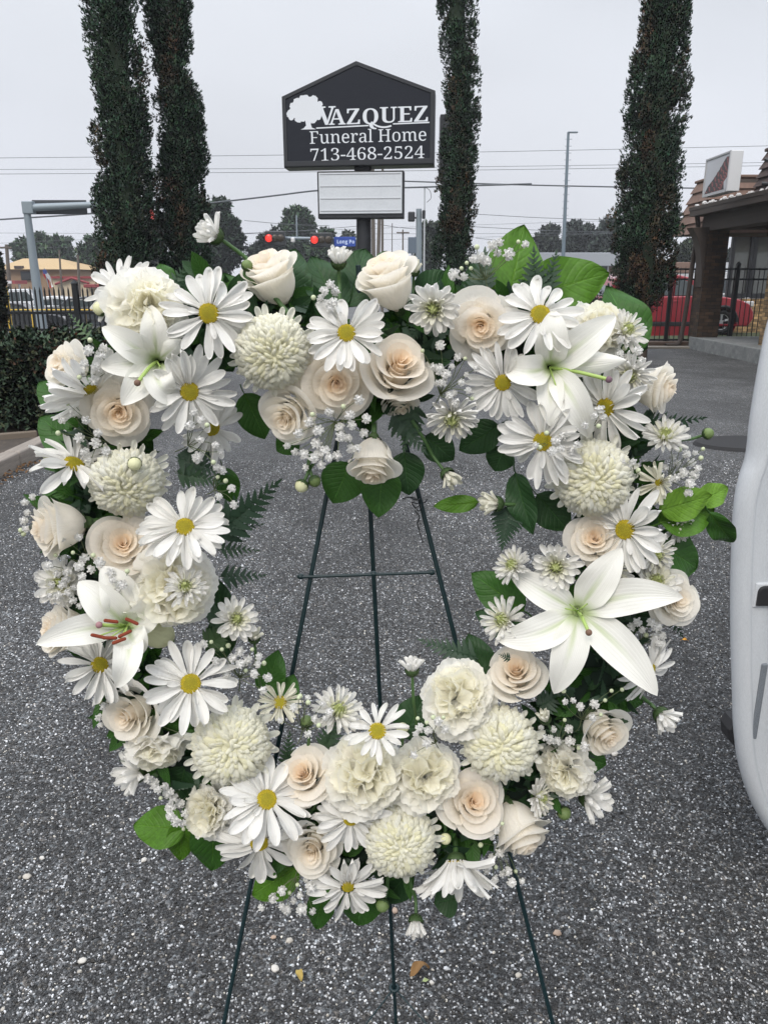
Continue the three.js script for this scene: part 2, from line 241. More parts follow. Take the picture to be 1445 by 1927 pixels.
function shrub(name, label, category, boxes, D, n, size, colors, group, coreC) { // boxes: [px, py, rx, ry, rz-as-px] ellipsoids in the picture at depth D
  const b0 = at(boxes[0][0], boxes[0][1], D), t = thing(name, label, category, V(b0.x, gh(b0.x, b0.z), b0.z), group), base = t.position, spots = []; let tot = 0;
  const E = boxes.map(([x, y, rx, ry, dz]) => { const p = at(x, y, D + (dz || 0)), s = px2m(p); const e = [p.sub(base), rx * s, ry * s, Math.min(rx, ry * 1.3) * s]; tot += e[1] * e[2]; return e; });
  const cores = [];
  for (const [p, rx, ry, rz] of E) {
    const m = Math.round(n * rx * ry / tot), sd = rr(0, 99);
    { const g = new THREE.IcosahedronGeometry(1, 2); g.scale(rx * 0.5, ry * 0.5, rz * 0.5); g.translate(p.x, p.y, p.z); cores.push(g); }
    for (let i = 0; i < m; i++) {
      const d = V(gauss(), gauss(), gauss()).normalize(), k = 0.84 + 0.42 * noise.noise(d.x * 2.3 + sd, d.y * 2.3, d.z * 2.3) + 0.4 * noise.noise(d.x * 5 + sd, d.y * 5, d.z * 5) - 0.35 * rnd() * rnd();
      spots.push([V(p.x + d.x * rx * k, p.y + d.y * ry * k, p.z + d.z * rz * k), d, pick(colors), rr(0.7, 1.3)]);
    }
  }
  part('crown', tufts(spots, 6, size * 0.62, { spread: 1, up: 0.2, slim: 0.42 }), crownMat, t);
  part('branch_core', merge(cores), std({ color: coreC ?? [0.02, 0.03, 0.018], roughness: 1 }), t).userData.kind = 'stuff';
  const low = E.reduce((m, e) => Math.min(m, e[0].y), 99);
  part('trunk', rod(V(E[0][0].x, -0.3, E[0][0].z), V(E[0][0].x, Math.max(0.5, E[0][0].y), E[0][0].z), Math.max(0.06, size * 0.5), 8), bark, t);
}
const farG = [[0.034, 0.08, 0.034], [0.044, 0.095, 0.04], [0.06, 0.105, 0.045], [0.028, 0.06, 0.03]];
const FT = 'trees in the far background';
shrub('far_tree', 'spreading far oak behind the tan roofed building at left', 'tree', [[92, 500, 55, 40], [60, 470, 32, 20], [105, 462, 30, 18], [122, 500, 26, 30], [38, 465, 16, 8], [75, 450, 16, 9]], 95, 3800, 0.5, farG, FT);
shrub('far_tree', 'far tree filling the gap left of the first cypress', 'tree', [[168, 495, 22, 40], [180, 470, 18, 26], [160, 520, 22, 34]], 80, 1700, 0.42, farG, FT);
shrub('far_tree', 'far leafy tree seen between the two left cypresses', 'tree', [[290, 455, 20, 34], [288, 500, 24, 40], [300, 425, 12, 18]], 70, 1400, 0.4, [[0.05, 0.075, 0.045], [0.06, 0.08, 0.05]], FT);
shrub('far_tree', 'tall dark pine just right of the second cypress', 'tree', [[420, 470, 32, 42], [410, 400, 20, 22], [432, 425, 20, 16], [405, 440, 24, 24], [446, 450, 14, 10], [424, 385, 8, 8]], 62, 3600, 0.36, [[0.02, 0.042, 0.024], [0.028, 0.054, 0.03]], FT);
shrub('far_tree', 'rounded far tree standing behind the traffic signals', 'tree', [[561, 420, 28, 26], [548, 440, 24, 22], [578, 432, 16, 18], [560, 402, 14, 12], [560, 465, 20, 30]], 85, 2900, 0.42, farG, FT);
shrub('far_tree', 'low far tree below the left traffic signal', 'tree', [[512, 470, 30, 34], [490, 490, 26, 30], [540, 490, 34, 34]], 75, 2600, 0.4, [[0.022, 0.034, 0.026], [0.03, 0.046, 0.03]], FT);
shrub('far_tree', 'far tree behind the right traffic signal', 'tree', [[612, 455, 20, 24], [600, 490, 34, 32], [632, 485, 24, 28]], 80, 1900, 0.4, farG, FT);
shrub('far_tree', 'small far treetop left of the sign pole', 'tree', [[655, 450, 14, 14], [668, 470, 20, 24], [645, 480, 22, 24]], 90, 1200, 0.42, [[0.05, 0.065, 0.045], [0.06, 0.075, 0.05]], FT);
shrub('far_tree', 'green far tree left beside the slender cypress', 'tree', [[808, 440, 17, 20], [805, 480, 24, 36], [795, 460, 10, 18]], 70, 1700, 0.36, [[0.045, 0.066, 0.04], [0.036, 0.055, 0.035]], FT);
shrub('far_tree', 'far oak with layered top left of the tall light pole', 'tree', [[1030, 455, 22, 16], [1036, 434, 16, 9], [1018, 448, 14, 7], [1030, 485, 30, 24]], 90, 2200, 0.42, [[0.05, 0.068, 0.05], [0.04, 0.056, 0.042]], FT);
shrub('far_tree', 'wide far dark tree right of the tall light pole', 'tree', [[1092, 450, 30, 28], [1080, 425, 16, 8], [1075, 475, 32, 26], [1115, 470, 30, 26]], 88, 3000, 0.42, [[0.03, 0.045, 0.036], [0.036, 0.052, 0.04]], FT);
shrub('far_tree', 'far tree touching the left side of the broad cypress', 'tree', [[1142, 450, 22, 36], [1150, 430, 12, 16], [1130, 480, 26, 26]], 84, 2200, 0.42, [[0.03, 0.048, 0.038], [0.04, 0.06, 0.045]], FT);
shrub('far_tree', 'far green tree seen right of the broad cypress', 'tree', [[1285, 485, 16, 24], [1292, 470, 10, 16]], 60, 900, 0.3, [[0.05, 0.07, 0.04], [0.04, 0.055, 0.035]], FT);
shrub('far_tree', 'low far tree visible through the porch opening', 'tree', [[1350, 488, 34, 15], [1378, 482, 20, 14], [1320, 490, 24, 14]], 70, 1500, 0.34, [[0.04, 0.06, 0.045]], FT);
shrub('shrub', 'dark shrub at the left frame edge beyond the hedge', 'shrub', [[-8, 560, 20, 75], [-14, 500, 18, 40]], 11, 1800, 0.06, [[0.018, 0.028, 0.018], [0.03, 0.03, 0.02]]);
shrub('shrub', 'low dark green bush under the curled leaf at right', 'shrub', [[1128, 590, 44, 34], [1165, 585, 34, 30], [1095, 600, 40, 30]], 16, 2600, 0.06, [[0.012, 0.026, 0.018], [0.018, 0.034, 0.022]]);
{ // clipped hedge with many small leaves
  const t = thing('hedge', 'clipped dark green hedge with reddish leaves behind the left kerb', 'hedge', V(-6.2, 0, -8.1)), spots = [];
  const X0 = -3.4, X1 = 3.05, Y1 = 0.9, Z0 = -0.9, Z1 = 0.72;
  const cols = [[0.022, 0.046, 0.026], [0.03, 0.06, 0.032], [0.042, 0.074, 0.038], [0.06, 0.072, 0.034]];
  for (let i = 0; i < 26000; i++) {
    const r = rnd(); let p, o; const x = rr(X0, X1), y = Math.pow(rnd(), 0.7) * Y1, z = rr(Z0, Z1);
    if (r < 0.5) { p = V(x, y, Z1); o = V(0, 0.3, 1); } else if (r < 0.85) { p = V(x, Y1, z); o = V(0, 1, 0.2); } else { p = V(X1, y, z); o = V(1, 0.3, 0); }
    const k = 0.16 * noise.noise(p.x * 2.2, p.y * 2.2, p.z * 2.2) + 0.07 * noise.noise(p.x * 7, p.y * 7, p.z * 7) - 0.14 * rnd() * rnd();
    const edge = Math.max(0, p.y - 0.7) * (r < 0.5 ? 0.9 : 0.5);
    p.addScaledVector(o, k); if (r < 0.5) p.z -= edge; else if (r >= 0.85) p.x -= edge;
    if (p.y < 0.16 && rnd() < 0.6) continue;
    const red = p.y > 0.6 && rnd() < 0.05 + 0.4 * Math.max(0, noise.noise(p.x * 1.5, 3, p.z * 1.5)); spots.push([p, o.normalize(), red ? [rr(0.06, 0.12), 0.04, 0.022] : pick(cols), rr(0.7, 1.35)]);
  }
  part('foliage', tufts(spots, 3, 0.036, { spread: 1.1, up: 0.1, slim: 0.45 }), crownMat, t);
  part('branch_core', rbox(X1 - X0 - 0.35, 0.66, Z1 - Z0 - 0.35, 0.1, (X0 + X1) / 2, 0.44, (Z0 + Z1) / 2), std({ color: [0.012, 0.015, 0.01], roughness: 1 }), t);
  const st = []; for (let i = 0; i < 26; i++) { const x = rr(X0, X1 - 0.1), z = rr(0, Z1 - 0.1); st.push(rod(V(x, -0.05, z), V(x + rr(-0.15, 0.15), 0.3, z + rr(-0.1, 0.1)), 0.014, 6, 0.01)); }
  part('stem', merge(st), bark, t).userData.kind = 'stuff';
}
// ------------------------------------------------------------------ fences
const iron = std({ color: [0.012, 0.014, 0.016], roughness: 0.5, metalness: 0.3 });
function ironFence(label, A, B, h, n, rails, posts, pr) { // A, B ground points
  const t = thing('iron_fence', label, 'fence', A), d = B.clone().sub(A), L = d.length(); d.normalize(); t.rotation.y = Math.atan2(-d.z, d.x);
  const pg = merge([box(pr, h, pr, 0, h / 2, 0), new THREE.ConeGeometry(pr * 0.7, 0.06, 4).translate(0, h + 0.03, 0)]);
  for (let i = 0; i <= n; i++) { const m = part('picket', pg, iron, t); m.position.set(L * i / n, 0, 0.0); }
  for (const y of rails) part('rail', box(L, 0.04, 0.03, L / 2, y, 0.0), iron, t);
  const qg = merge([box(0.075, h + 0.1, 0.075, 0, h / 2 + 0.05, 0), new THREE.ConeGeometry(0.07, 0.06, 4).rotateY(PI / 4).translate(0, h + 0.13, 0)]);
  for (const x of posts) { const m = part('post', qg, iron, t); m.position.set(x, 0, 0); }
}
{ const D = 12, A = at(-60, 600, D), B = at(330, 600, D); A.y = B.y = 0; const L = B.x - A.x; ironFence('black iron picket fence behind the left hedge', A, B, EYE + (530 - 545) / F * D * 1.02, 44, [0.35, 0.75, 1.0], [0.02, L * 208 / 390], 0.02); }
{ const A = at(1222, 630, 18.3), B = at(1440, 630, 18.3); A.y = B.y = 0; const L = B.x - A.x; ironFence('tall black iron fence in front of the red car', A, B, EYE + 22 / F * 18.3, 24, [0.16, 1.5, 1.72], [L * 0.14, L * 0.69], 0.015); }
// ------------------------------------------------------------------ the pylon sign
const nearBlack = std({ color: [0.018, 0.02, 0.024], roughness: 0.45 });
{
  const D = 12, c = at(677, 250, D), s = px2m(c), t = thing('pylon_sign', 'dark gabled funeral home sign with white lettering and tree emblem on a pole', 'sign', V(at(681, 420, D).x, 0, c.z));
  t.rotation.y = rad(-5);
  const X = (px) => (px - 681) * s, Y = (py) => at(677, py, D).y;
  const out = new THREE.Shape([[533, 180], [533, 312], [817, 309], [817, 174], [673, 116]].map(([x, y]) => new THREE.Vector2(X(x), Y(y))).reverse());
  part('cabinet', new THREE.ExtrudeGeometry(out, { depth: 0.36, bevelEnabled: true, bevelSize: 0.012, bevelThickness: 0.012, bevelSegments: 2 }).translate(0, 0, -0.38), std({ color: [0.028, 0.03, 0.036], roughness: 0.4 }), t);
  const fr = new THREE.Shape([[533, 180], [533, 312], [817, 309], [817, 174], [673, 116]].map(([x, y]) => new THREE.Vector2(X(x), Y(y))).reverse());
  fr.holes.push(new THREE.Path([[539, 184], [539, 303], [811, 300], [811, 178], [673, 123]].map(([x, y]) => new THREE.Vector2(X(x), Y(y)))));
  part('frame', new THREE.ExtrudeGeometry(fr, { depth: 0.03, bevelEnabled: true, bevelSize: 0.004, bevelThickness: 0.004, bevelSegments: 1 }).translate(0, 0, -0.006), std({ color: [0.022, 0.024, 0.028], roughness: 0.35 }), t);
  const tex = canvasTex(1136, 808, (g, w, h) => { // 4 px per photo px; origin 533,113
    const k = 4, P = (x, y) => [(x - 533) * k, (y - 113) * k];
    g.fillStyle = '#1f222a'; g.fillRect(0, 0, w, h);
    for (let i = 0; i < 5200; i++) { g.fillStyle = rnd() < 0.5 ? 'rgba(255,255,255,0.012)' : 'rgba(0,0,0,0.03)'; const y = rnd() * h; g.fillRect(rnd() * w, y, rr(2, 60), 1.5); }
    g.fillStyle = '#d9dde2'; g.strokeStyle = '#d9dde2';
    const blob = (x, y, r) => { const [a, b] = P(x, y); g.beginPath(); g.arc(a, b, r * k, 0, 7); g.fill(); };
    for (const [x, y, r] of [[577, 200, 13], [566, 206, 12], [588, 201, 12], [556, 212, 10], [549, 216, 8], [572, 214, 14], [586, 214, 12], [598, 206, 9], [562, 197, 8], [578, 193, 8], [592, 194, 8], [602, 213, 7], [553, 203, 6], [600, 221, 6], [563, 224, 7], [590, 223, 9], [604, 200, 5], [549, 222, 5], [571, 191, 6]]) { blob(x, y, r); for (let i = 0; i < 9; i++) { const a = rnd() * 6.3; blob(x + Math.cos(a) * r * 0.9, y + Math.sin(a) * r * 0.9, r * 0.22); } }
    g.beginPath(); for (const [x, y] of [[574, 222], [577, 236], [572, 241], [566, 243], [596, 243], [588, 240], [586, 234], [590, 222]]) g.lineTo(...P(x, y)); g.fill();
    const text = (str, x0, x1, base, size, font, bold) => { g.save(); g.font = `${bold ? 'bold ' : ''}${size * k}px ${font}`; const [a, b] = P(x0, base); g.translate(a, b); g.rotate(-0.012); const m = g.measureText(str).width; g.scale((x1 - x0) * k / m, 1); g.fillText(str, 0, 0); g.restore(); };
    text('V', 598, 634, 236, 44, 'serif', 1); text('AZ', 620, 681, 236, 37, 'serif', 1); text('Q', 682, 716, 236, 37, 'serif', 1); text('UEZ', 716, 808, 234, 37, 'serif', 1);
    g.lineWidth = 2.2 * k; g.beginPath(); g.moveTo(...P(596, 241)); g.lineTo(...P(695, 238)); g.moveTo(...P(741, 236)); g.lineTo(...P(809, 234.5)); g.stroke();
    g.lineWidth = 3 * k; g.beginPath(); g.moveTo(...P(700, 232)); g.quadraticCurveTo(...P(716, 246), ...P(738, 239)); g.stroke();
    text('Funeral Home', 582, 805, 268, 30, 'serif'); text('713-468-2524', 582, 801, 298, 30, 'serif');
  });
  const face = new THREE.ShapeGeometry(new THREE.Shape([[538, 183], [538, 304], [812, 301], [812, 177], [673, 122]].map(([x, y]) => new THREE.Vector2(X(x), Y(y))).reverse()));
  const p = face.attributes.position, uv = face.attributes.uv; for (let i = 0; i < p.count; i++) uv.setXY(i, (p.getX(i) / s + 681 - 533) / 284, 1 - ((Y(250) - p.getY(i)) / s + 250 - 113) / 202);
  part('sign_face', face.translate(0, 0, 0.016), phys({ map: tex, roughness: 0.4, specularIntensity: 0.45 }), t);
  const b = [595, 321, 762, 411]; const bw = X(b[2]) - X(b[0]), bh = Y(b[1]) - Y(b[3]), bx = (X(b[0]) + X(b[2])) / 2, by = (Y(b[1]) + Y(b[3])) / 2;
  part('letter_board', rbox(bw, bh, 0.2, 0.015, bx, by, -0.11), nearBlack, t);
  part('board_panel', rbox(bw - 0.05, bh - 0.09, 0.02, 0.004, bx, by + 0.02, 0.0), std({ map: mottled([0.55, 0.58, 0.61], [0.60, 0.63, 0.66], [0.63, 0.66, 0.69], 256), roughness: 0.35 }), t);
  for (let i = 0; i < 4; i++) part('letter_track', rbox(bw - 0.09, 0.014, 0.010, 0.003, bx, by - bh * 0.5 + 0.105 + i * 0.165, 0.012), std({ color: [0.46, 0.48, 0.50], roughness: 0.5 }), t);
  part('pole', new THREE.CylinderGeometry(0.11, 0.11, Y(306), 20).translate(0, Y(306) / 2, -0.24), nearBlack, t);
  part('pole_collar', rbox(0.24, 0.1, 0.2, 0.02, 0, Y(313), -0.2), nearBlack, t);
}
{ const c = at(850, 275, 19), s = px2m(c), t = thing('sign_cabinet', 'edge of a dark sign cabinet peeking out behind the slender cypress', 'sign', V(c.x, 0, c.z));
  part('cabinet', rbox(47 * s, 104 * s, 0.35, 0.02, 0, c.y, 0), nearBlack, t); part('pole', rod(V(0.1, -0.2, 0), V(0.1, c.y - 0.3, 0), 0.1, 12), nearBlack, t); }
// ------------------------------------------------------------------ poles, signals, wires
const galv = std({ color: [0.22, 0.26, 0.29], roughness: 0.55, metalness: 0.3 }), wood = std({ color: [0.11, 0.095, 0.08], roughness: 1 });
const poleAt = (x, D) => { const p = at(x, 530, D); p.y = gh(p.x, p.z); return p; };
const rel = (t, x, y, D) => at(x, y, D).sub(t.position);
{ // mast arm at left
  const D = 38, t = thing('mast_arm_pole', 'grey steel mast arm pole with a street sign blank at left', 'signal pole', poleAt(70, D));
  part('pole', rod(V(0, -0.2, 0), rel(t, 49, 380, D), 0.24, 16, 0.15), galv, t);
  part('mast_arm', rod(rel(t, 56, 391, D), rel(t, 345, 378, D), 0.17, 12, 0.09), galv, t);
  part('arm_bracket', rbox(0.5, 0.55, 0.4, 0.05, rel(t, 55, 391, D).x, rel(t, 55, 391, D).y, 0), galv, t);
  const a = rel(t, 109, 389, D); part('sign_back', rbox(2.5, 0.62, 0.06, 0.02, a.x, a.y, -0.25), std({ color: [0.03, 0.035, 0.042], roughness: 0.6 }), t);
  const b = rel(t, 178, 388, D); part('signal_head', rbox(0.42, 0.6, 0.3, 0.05, b.x, b.y, -0.2), nearBlack, t);
  const w = rel(t, 284, 392, D); part('banner_sign', rbox(0.22, 0.6, 0.03, 0.01, w.x, w.y - 0.2, -0.1), std({ color: [0.5, 0.06, 0.05], roughness: 0.6 }), t);
}
{ // mast arm with two red signals in the centre
  const D = 42, t = thing('signal_mast', 'distant mast arm with two red traffic signals and blue street sign', 'traffic signal', poleAt(683, D));
  part('mast_arm', rod(rel(t, 500, 447, D), rel(t, 682, 451, D), 0.07, 10, 0.09), galv, t);
  part('pole', rod(V(0, -0.2, 0), rel(t, 682, 440, D), 0.15, 14, 0.12), galv, t);
  const red = std({ color: [0.25, 0.01, 0.01], roughness: 0.3, emissive: new THREE.Color().setRGB(0.95, 0.05, 0.035) });
  const dull = std({ color: [0.03, 0.02, 0.01], roughness: 0.4 });
  for (const [x, y, w] of [[519, 449, 38], [606, 452, 42]]) {
    const p = rel(t, x, y, D), s = px2m(at(x, y, D)), h = part('signal_head', rbox(w * s, 26 * s, 0.3, 0.06, p.x, p.y, 0.2), nearBlack, t);
    for (let i = 0; i < 3; i++) { const L = part(i ? 'signal_lens' : 'red_signal_light', new THREE.SphereGeometry(0.19, 16, 8, 0, 2 * PI, 0, PI / 2).scale(1, 0.35, 1).rotateX(PI / 2).translate(p.x + (-w / 2 + 8 + i * (w - 16) / 2) * s, p.y, 0.35), i ? dull : red, h); }
    part('visor', new THREE.CylinderGeometry(0.2, 0.2, 0.22, 14, 1, true, -PI * 0.8, PI * 1.6).rotateX(PI / 2).translate(p.x + (-w / 2 + 8) * s, p.y, 0.44), nearBlack, h);
  }
  const q = rel(t, 649, 455, D), bs = px2m(at(649, 455, D));
  const st = canvasTex(320, 128, (g, w, h) => { g.fillStyle = '#1b3f94'; g.fillRect(0, 0, w, h); g.strokeStyle = '#dfe6f2'; g.lineWidth = 3; g.fillStyle = '#c9d6f0'; g.font = 'bold 76px sans-serif'; g.fillText('Long Po', 34, 90, 280); });
  part('street_sign_panel', rbox(40 * bs, 17 * bs, 0.05, 0.01, q.x, q.y, 0.1), std({ color: [0.02, 0.07, 0.45], roughness: 0.5 }), t);
  part('street_sign_face', new THREE.PlaneGeometry(40 * bs - 0.04, 17 * bs - 0.04).translate(q.x, q.y, 0.129), std({ map: st, roughness: 0.5 }), t);
  const cm = rel(t, 552, 452, D); part('detector_camera', rbox(0.2, 0.24, 0.3, 0.06, cm.x, cm.y, 0.12), std({ color: [0.6, 0.6, 0.6], roughness: 0.5 }), t);
  part('camera_post', rod(rel(t, 559, 446, D), rel(t, 558, 405, D), 0.04, 8), galv, t);
}
{ const D = 41, t = thing('signal_pole', 'thick grey steel pole with side mounted signal head, left of the slender cypress', 'signal pole', poleAt(789, D)); part('pole', rod(V(0, -0.2, 0), rel(t, 788, 393, D), 0.17, 14, 0.14), galv, t);
  const sh = rel(t, 774, 408, D); part('signal_head', rbox(0.34, 0.46, 0.3, 0.06, sh.x, sh.y, 0.05), nearBlack, t); part('bracket', rbox(0.5, 0.08, 0.08, 0.02, sh.x + 0.25, sh.y - 0.05, 0), nearBlack, t); const q = rel(t, 797, 404, D); part('signal_head', rbox(0.16, 0.4, 0.3, 0.05, q.x, q.y, 0.1), nearBlack, t); }
{ const D = 40, p = poleAt(775, D), t = thing('utility_cabinet', 'blue grey back of a sign beside the grey signal pole', 'sign', p), q = rel(t, 775, 462, D); part('panel', rbox(0.4, 0.75, 0.08, 0.02, q.x, q.y, 0.2), std({ color: [0.10, 0.13, 0.17], roughness: 0.6 }), t); part('post', rod(V(0, -0.3, 0.2), V(q.x, q.y, 0.12), 0.04, 8), galv, t); }
{ const D = 60, t = thing('light_pole', 'tall thin steel light pole standing right of the sign', 'light pole', poleAt(1058, D));
  part('pole', rod(V(0, -0.3, 0), rel(t, 1069, 249, D), 0.17, 12, 0.09), std({ color: [0.12, 0.16, 0.19], roughness: 0.6 }), t);
  part('lamp_head', rbox(0.72, 0.09, 0.3, 0.03, rel(t, 1077, 249, D).x, rel(t, 1077, 249, D).y, 0), galv, t);
  for (let i = 0; i < 15; i++) { const q = rel(t, 1069.5 - i * 0.62, 262 + i * 13, D); part('step_peg', rod(V(q.x - 0.24, q.y, 0), V(q.x + 0.24, q.y, 0), 0.018, 6), galv, t); } }
{ const D = 55, t = thing('street_lamp', 'thin street lamp with short arm right of the letter board', 'street lamp', poleAt(798, D));
  part('pole', rod(V(0, -0.3, 0), rel(t, 799, 352, D), 0.07, 10, 0.05), std({ color: [0.4, 0.42, 0.44], roughness: 0.6 }), t); part('lamp_head', rbox(0.5, 0.1, 0.25, 0.03, rel(t, 796, 352, D).x, rel(t, 796, 352, D).y, 0), std({ color: [0.4, 0.42, 0.44] }), t);
  part('cable_loop', tube([rel(t, 799, 352, D), rel(t, 808, 358, D), rel(t, 811, 372, D), rel(t, 803, 381, D)], 0.018, 0.018, 16, 5), nearBlack, t); }
for (const [x0, x1, y, D, r, l, cross] of [[704, 701, 300, 45, 0.13, 'dark leaning utility pole directly beside the sign pole', 0], [708, 716, 330, 52, 0.14, 'grey wooden utility pole leaning right of the dark one', 0], [719, 720, 310, 58, 0.11, 'brown wooden utility pole right of the leaning pair', 0], [758, 758, 432, 75, 0.09, 'thin far utility pole with a crossarm', 24], [737, 738, 420, 85, 0.06, 'thinnest far utility pole under the letter board', 0], [14, 13, 460, 60, 0.16, 'grey utility pole with crossarms at the left frame edge', 22], [112, 112, 470, 50, 0.07, 'slim tan flag pole beside the far tan building', 0], [144, 147, 480, 46, 0.09, 'slim grey pole above the left fence post', 0]]) {
  const t = thing('utility_pole', l, 'pole', poleAt(x0, D)); part('pole', rod(V(0, -0.3, 0), rel(t, x1, y, D), r, 10, r * 0.75), wood, t);
  if (cross) { const q = rel(t, x1, y + 6, D), s = px2m(at(x1, y, D)); part('crossarm', rbox(cross * s, 0.12, 0.1, 0.02, q.x, q.y, 0.1), wood, t); }
}
{ // overhead wires, each strung past the frame
  const wm = std({ color: [0.09, 0.1, 0.11], roughness: 0.8 });
  let i = 0; const L = ['highest', 'second', 'third', 'fourth', 'fifth', 'sixth', 'seventh', 'eighth', 'ninth', 'tenth'];
  for (const [y0, y1, sag, D, r, l] of [[298, 272, 4, 70, 0.02, 'highest thin wire across the whole sky'], [319, 304, 4, 70, 0.018, 'wire just under the highest one'], [328, 310, 3, 70, 0.02, 'lower wire of the upper pair across the sky'], [411, 312, -7, 45, 0.045, 'thick dark cable rising from left edge behind the letter board'], [360, 352, 5, 50, 0.001, ''], [438, 436, 3, 75, 0.014, 'faint wire crossing just above the far treetops'], [462, 404, -4, 80, 0.014, 'thin wire rising to the right through the lower sky'], [470, 428, 2, 80, 0.014, 'lowest thin wire above the trees']]) {
    if (!l) continue;
    const pts = []; for (let k = 0; k <= 16; k++) { const u = k / 16; if (l.startsWith('thick')) { const x = -80 + 1080 * u; pts.push(at(x, x < 600 ? 413 - (x) * 0.0915 - 6 * Math.sin(Math.max(0, x) / 600 * PI) * -1 : 358 - (x - 600) * 0.03, D)); } else pts.push(at(-100 + 1650 * u, y0 + (y1 - y0) * u + sag * Math.sin(PI * u), D)); }
    solo('overhead_wire', tube(pts, r, r, 40, 5), wm, l, 'wire', 'overhead power lines');
  }
  const pts = []; for (let k = 0; k <= 12; k++) { const u = k / 12; pts.push(at(760 + 620 * u, 341 + 14 * u + 2 * Math.sin(u * PI), 48)); } solo('overhead_wire', tube(pts, 0.04, 0.04, 30, 5), wm, 'thick dark cable running from the letter board to the right building', 'wire', 'overhead power lines');
  for (const [a, b, l] of [[[880, 402], [1160, 414], 'wire sloping gently down to the broad cypress'], [[880, 426], [1160, 437], 'second sloping wire left of the broad cypress'], [[895, 448], [1000, 454], 'short lowest wire above the top leaves'], [[460, 415], [620, 425], 'wire above the left traffic signal'], [[450, 440], [690, 424], 'wire crossing behind the traffic signals'], [[700, 420], [800, 432], 'wire right of the sign pole']]) {
    const m = [(a[0] + b[0]) / 2, (a[1] + b[1]) / 2 + 2]; solo('overhead_wire', tube([at(a[0], a[1], 65), at(m[0], m[1], 66), at(b[0], b[1], 67)], 0.022, 0.022, 10, 5), wm, l, 'wire', 'overhead power lines');
  }
}
// ------------------------------------------------------------------ far buildings
function windowPane(t, w, h, x, y, z, frameM, glassM) { const f = part('window', merge([box(w, 0.08, 0.1, x, y - h / 2, z), box(w, 0.08, 0.1, x, y + h / 2, z), box(0.08, h, 0.1, x - w / 2, y, z), box(0.08, h, 0.1, x + w / 2, y, z)]), frameM, t); part('pane', box(w - 0.08, h - 0.08, 0.03, x, y, z - 0.02), glassM, f); }
const glassDark = std({ color: [0.03, 0.04, 0.045], roughness: 0.08 }), white = std({ color: [0.62, 0.63, 0.64], roughness: 0.6 });
{ const D = 72, c = at(85, 550, D), s = px2m(c), t = thing('tan_building', 'low tan building with hipped roof and dark doorway beyond the left fence', 'building', V(c.x, gh(c.x, c.z), c.z));
  const y0 = at(85, 507, D).y - t.position.y, y1 = at(85, 484, D).y - t.position.y, X = (px) => at(px, 530, D).x - t.position.x;
  part('wall', box(X(150) - X(5), y0, 8, (X(150) + X(5)) / 2, y0 / 2, -4), std({ color: [0.26, 0.17, 0.105], roughness: 0.9 }), t);
  const P = [[X(-6), y0, 0.5], [X(156), y0, 0.5], [X(156), y0, -9], [X(-6), y0, -9], [X(12), y1, -4], [X(84), y1, -4]], g = new THREE.BufferGeometry(), id = [0, 1, 5, 0, 5, 4, 1, 2, 5, 2, 3, 4, 2, 4, 5, 3, 0, 4];
  g.setAttribute('position', new THREE.Float32BufferAttribute(id.flatMap((k) => P[k]), 3)); g.computeVertexNormals();
  part('roof', g, std({ color: [0.42, 0.30, 0.16], roughness: 0.9 }), t); part('doorway', box(18 * s, 16 * s, 0.2, X(52), at(52, 519, D).y - t.position.y, 0.06), nearBlack, t);
  part('lamp_box', box(14 * s, 5 * s, 0.5, X(42), at(42, 503, D).y - t.position.y, 0.2), std({ color: [0.05, 0.035, 0.03] }), t); }
{ const D = 62, c = at(145, 560, D), s = px2m(c), t = thing('cream_building', 'cream building with red roof trim behind the flag', 'building', V(c.x, gh(c.x, c.z), c.z));
  const Y = (py) => at(145, py, D).y - t.position.y, X = (px) => at(px, 530, D).x - t.position.x, rt = std({ color: [0.22, 0.03, 0.035], roughness: 0.6 });
  part('wall', box(X(260) - X(100), Y(523), 8, (X(260) + X(100)) / 2, Y(523) / 2, -4), std({ color: [0.50, 0.42, 0.30], roughness: 0.9 }), t);
  part('roof_trim', box(X(262) - X(98), 0.16, 8.4, (X(262) + X(98)) / 2, Y(522), -4), rt, t);
  part('gable_trim', rod(V(X(106), Y(535), 0.2), V(X(138), Y(523), 0.2), 0.1, 6), rt, t); part('gable_trim', rod(V(X(170), Y(533), 0.2), V(X(138), Y(523), 0.2), 0.1, 6), rt, t);
  part('awning', rbox(30 * s, 0.26, 1, 0.05, X(180), Y(538), 0.4), rt, t); }
{ const D = 58, c = at(14, 560, D), s = px2m(c), t = thing('red_canopy', 'low red and white canopy behind the parked van at left', 'canopy', V(c.x, gh(c.x, c.z), c.z)); const y = at(14, 531, D).y - t.position.y; part('canopy_band', box(44 * s, 6 * s, 2, 8 * s, y, 0), std({ color: [0.3, 0.06, 0.07], roughness: 0.7 }), t); for (const x of [-12, 26]) part('post', rod(V(x * s, -0.2, 0), V(x * s, y, 0), 0.08, 8), white, t); part('fascia_panel', box(10 * s, 5 * s, 0.1, 20 * s, y, 1.06), white, t); }
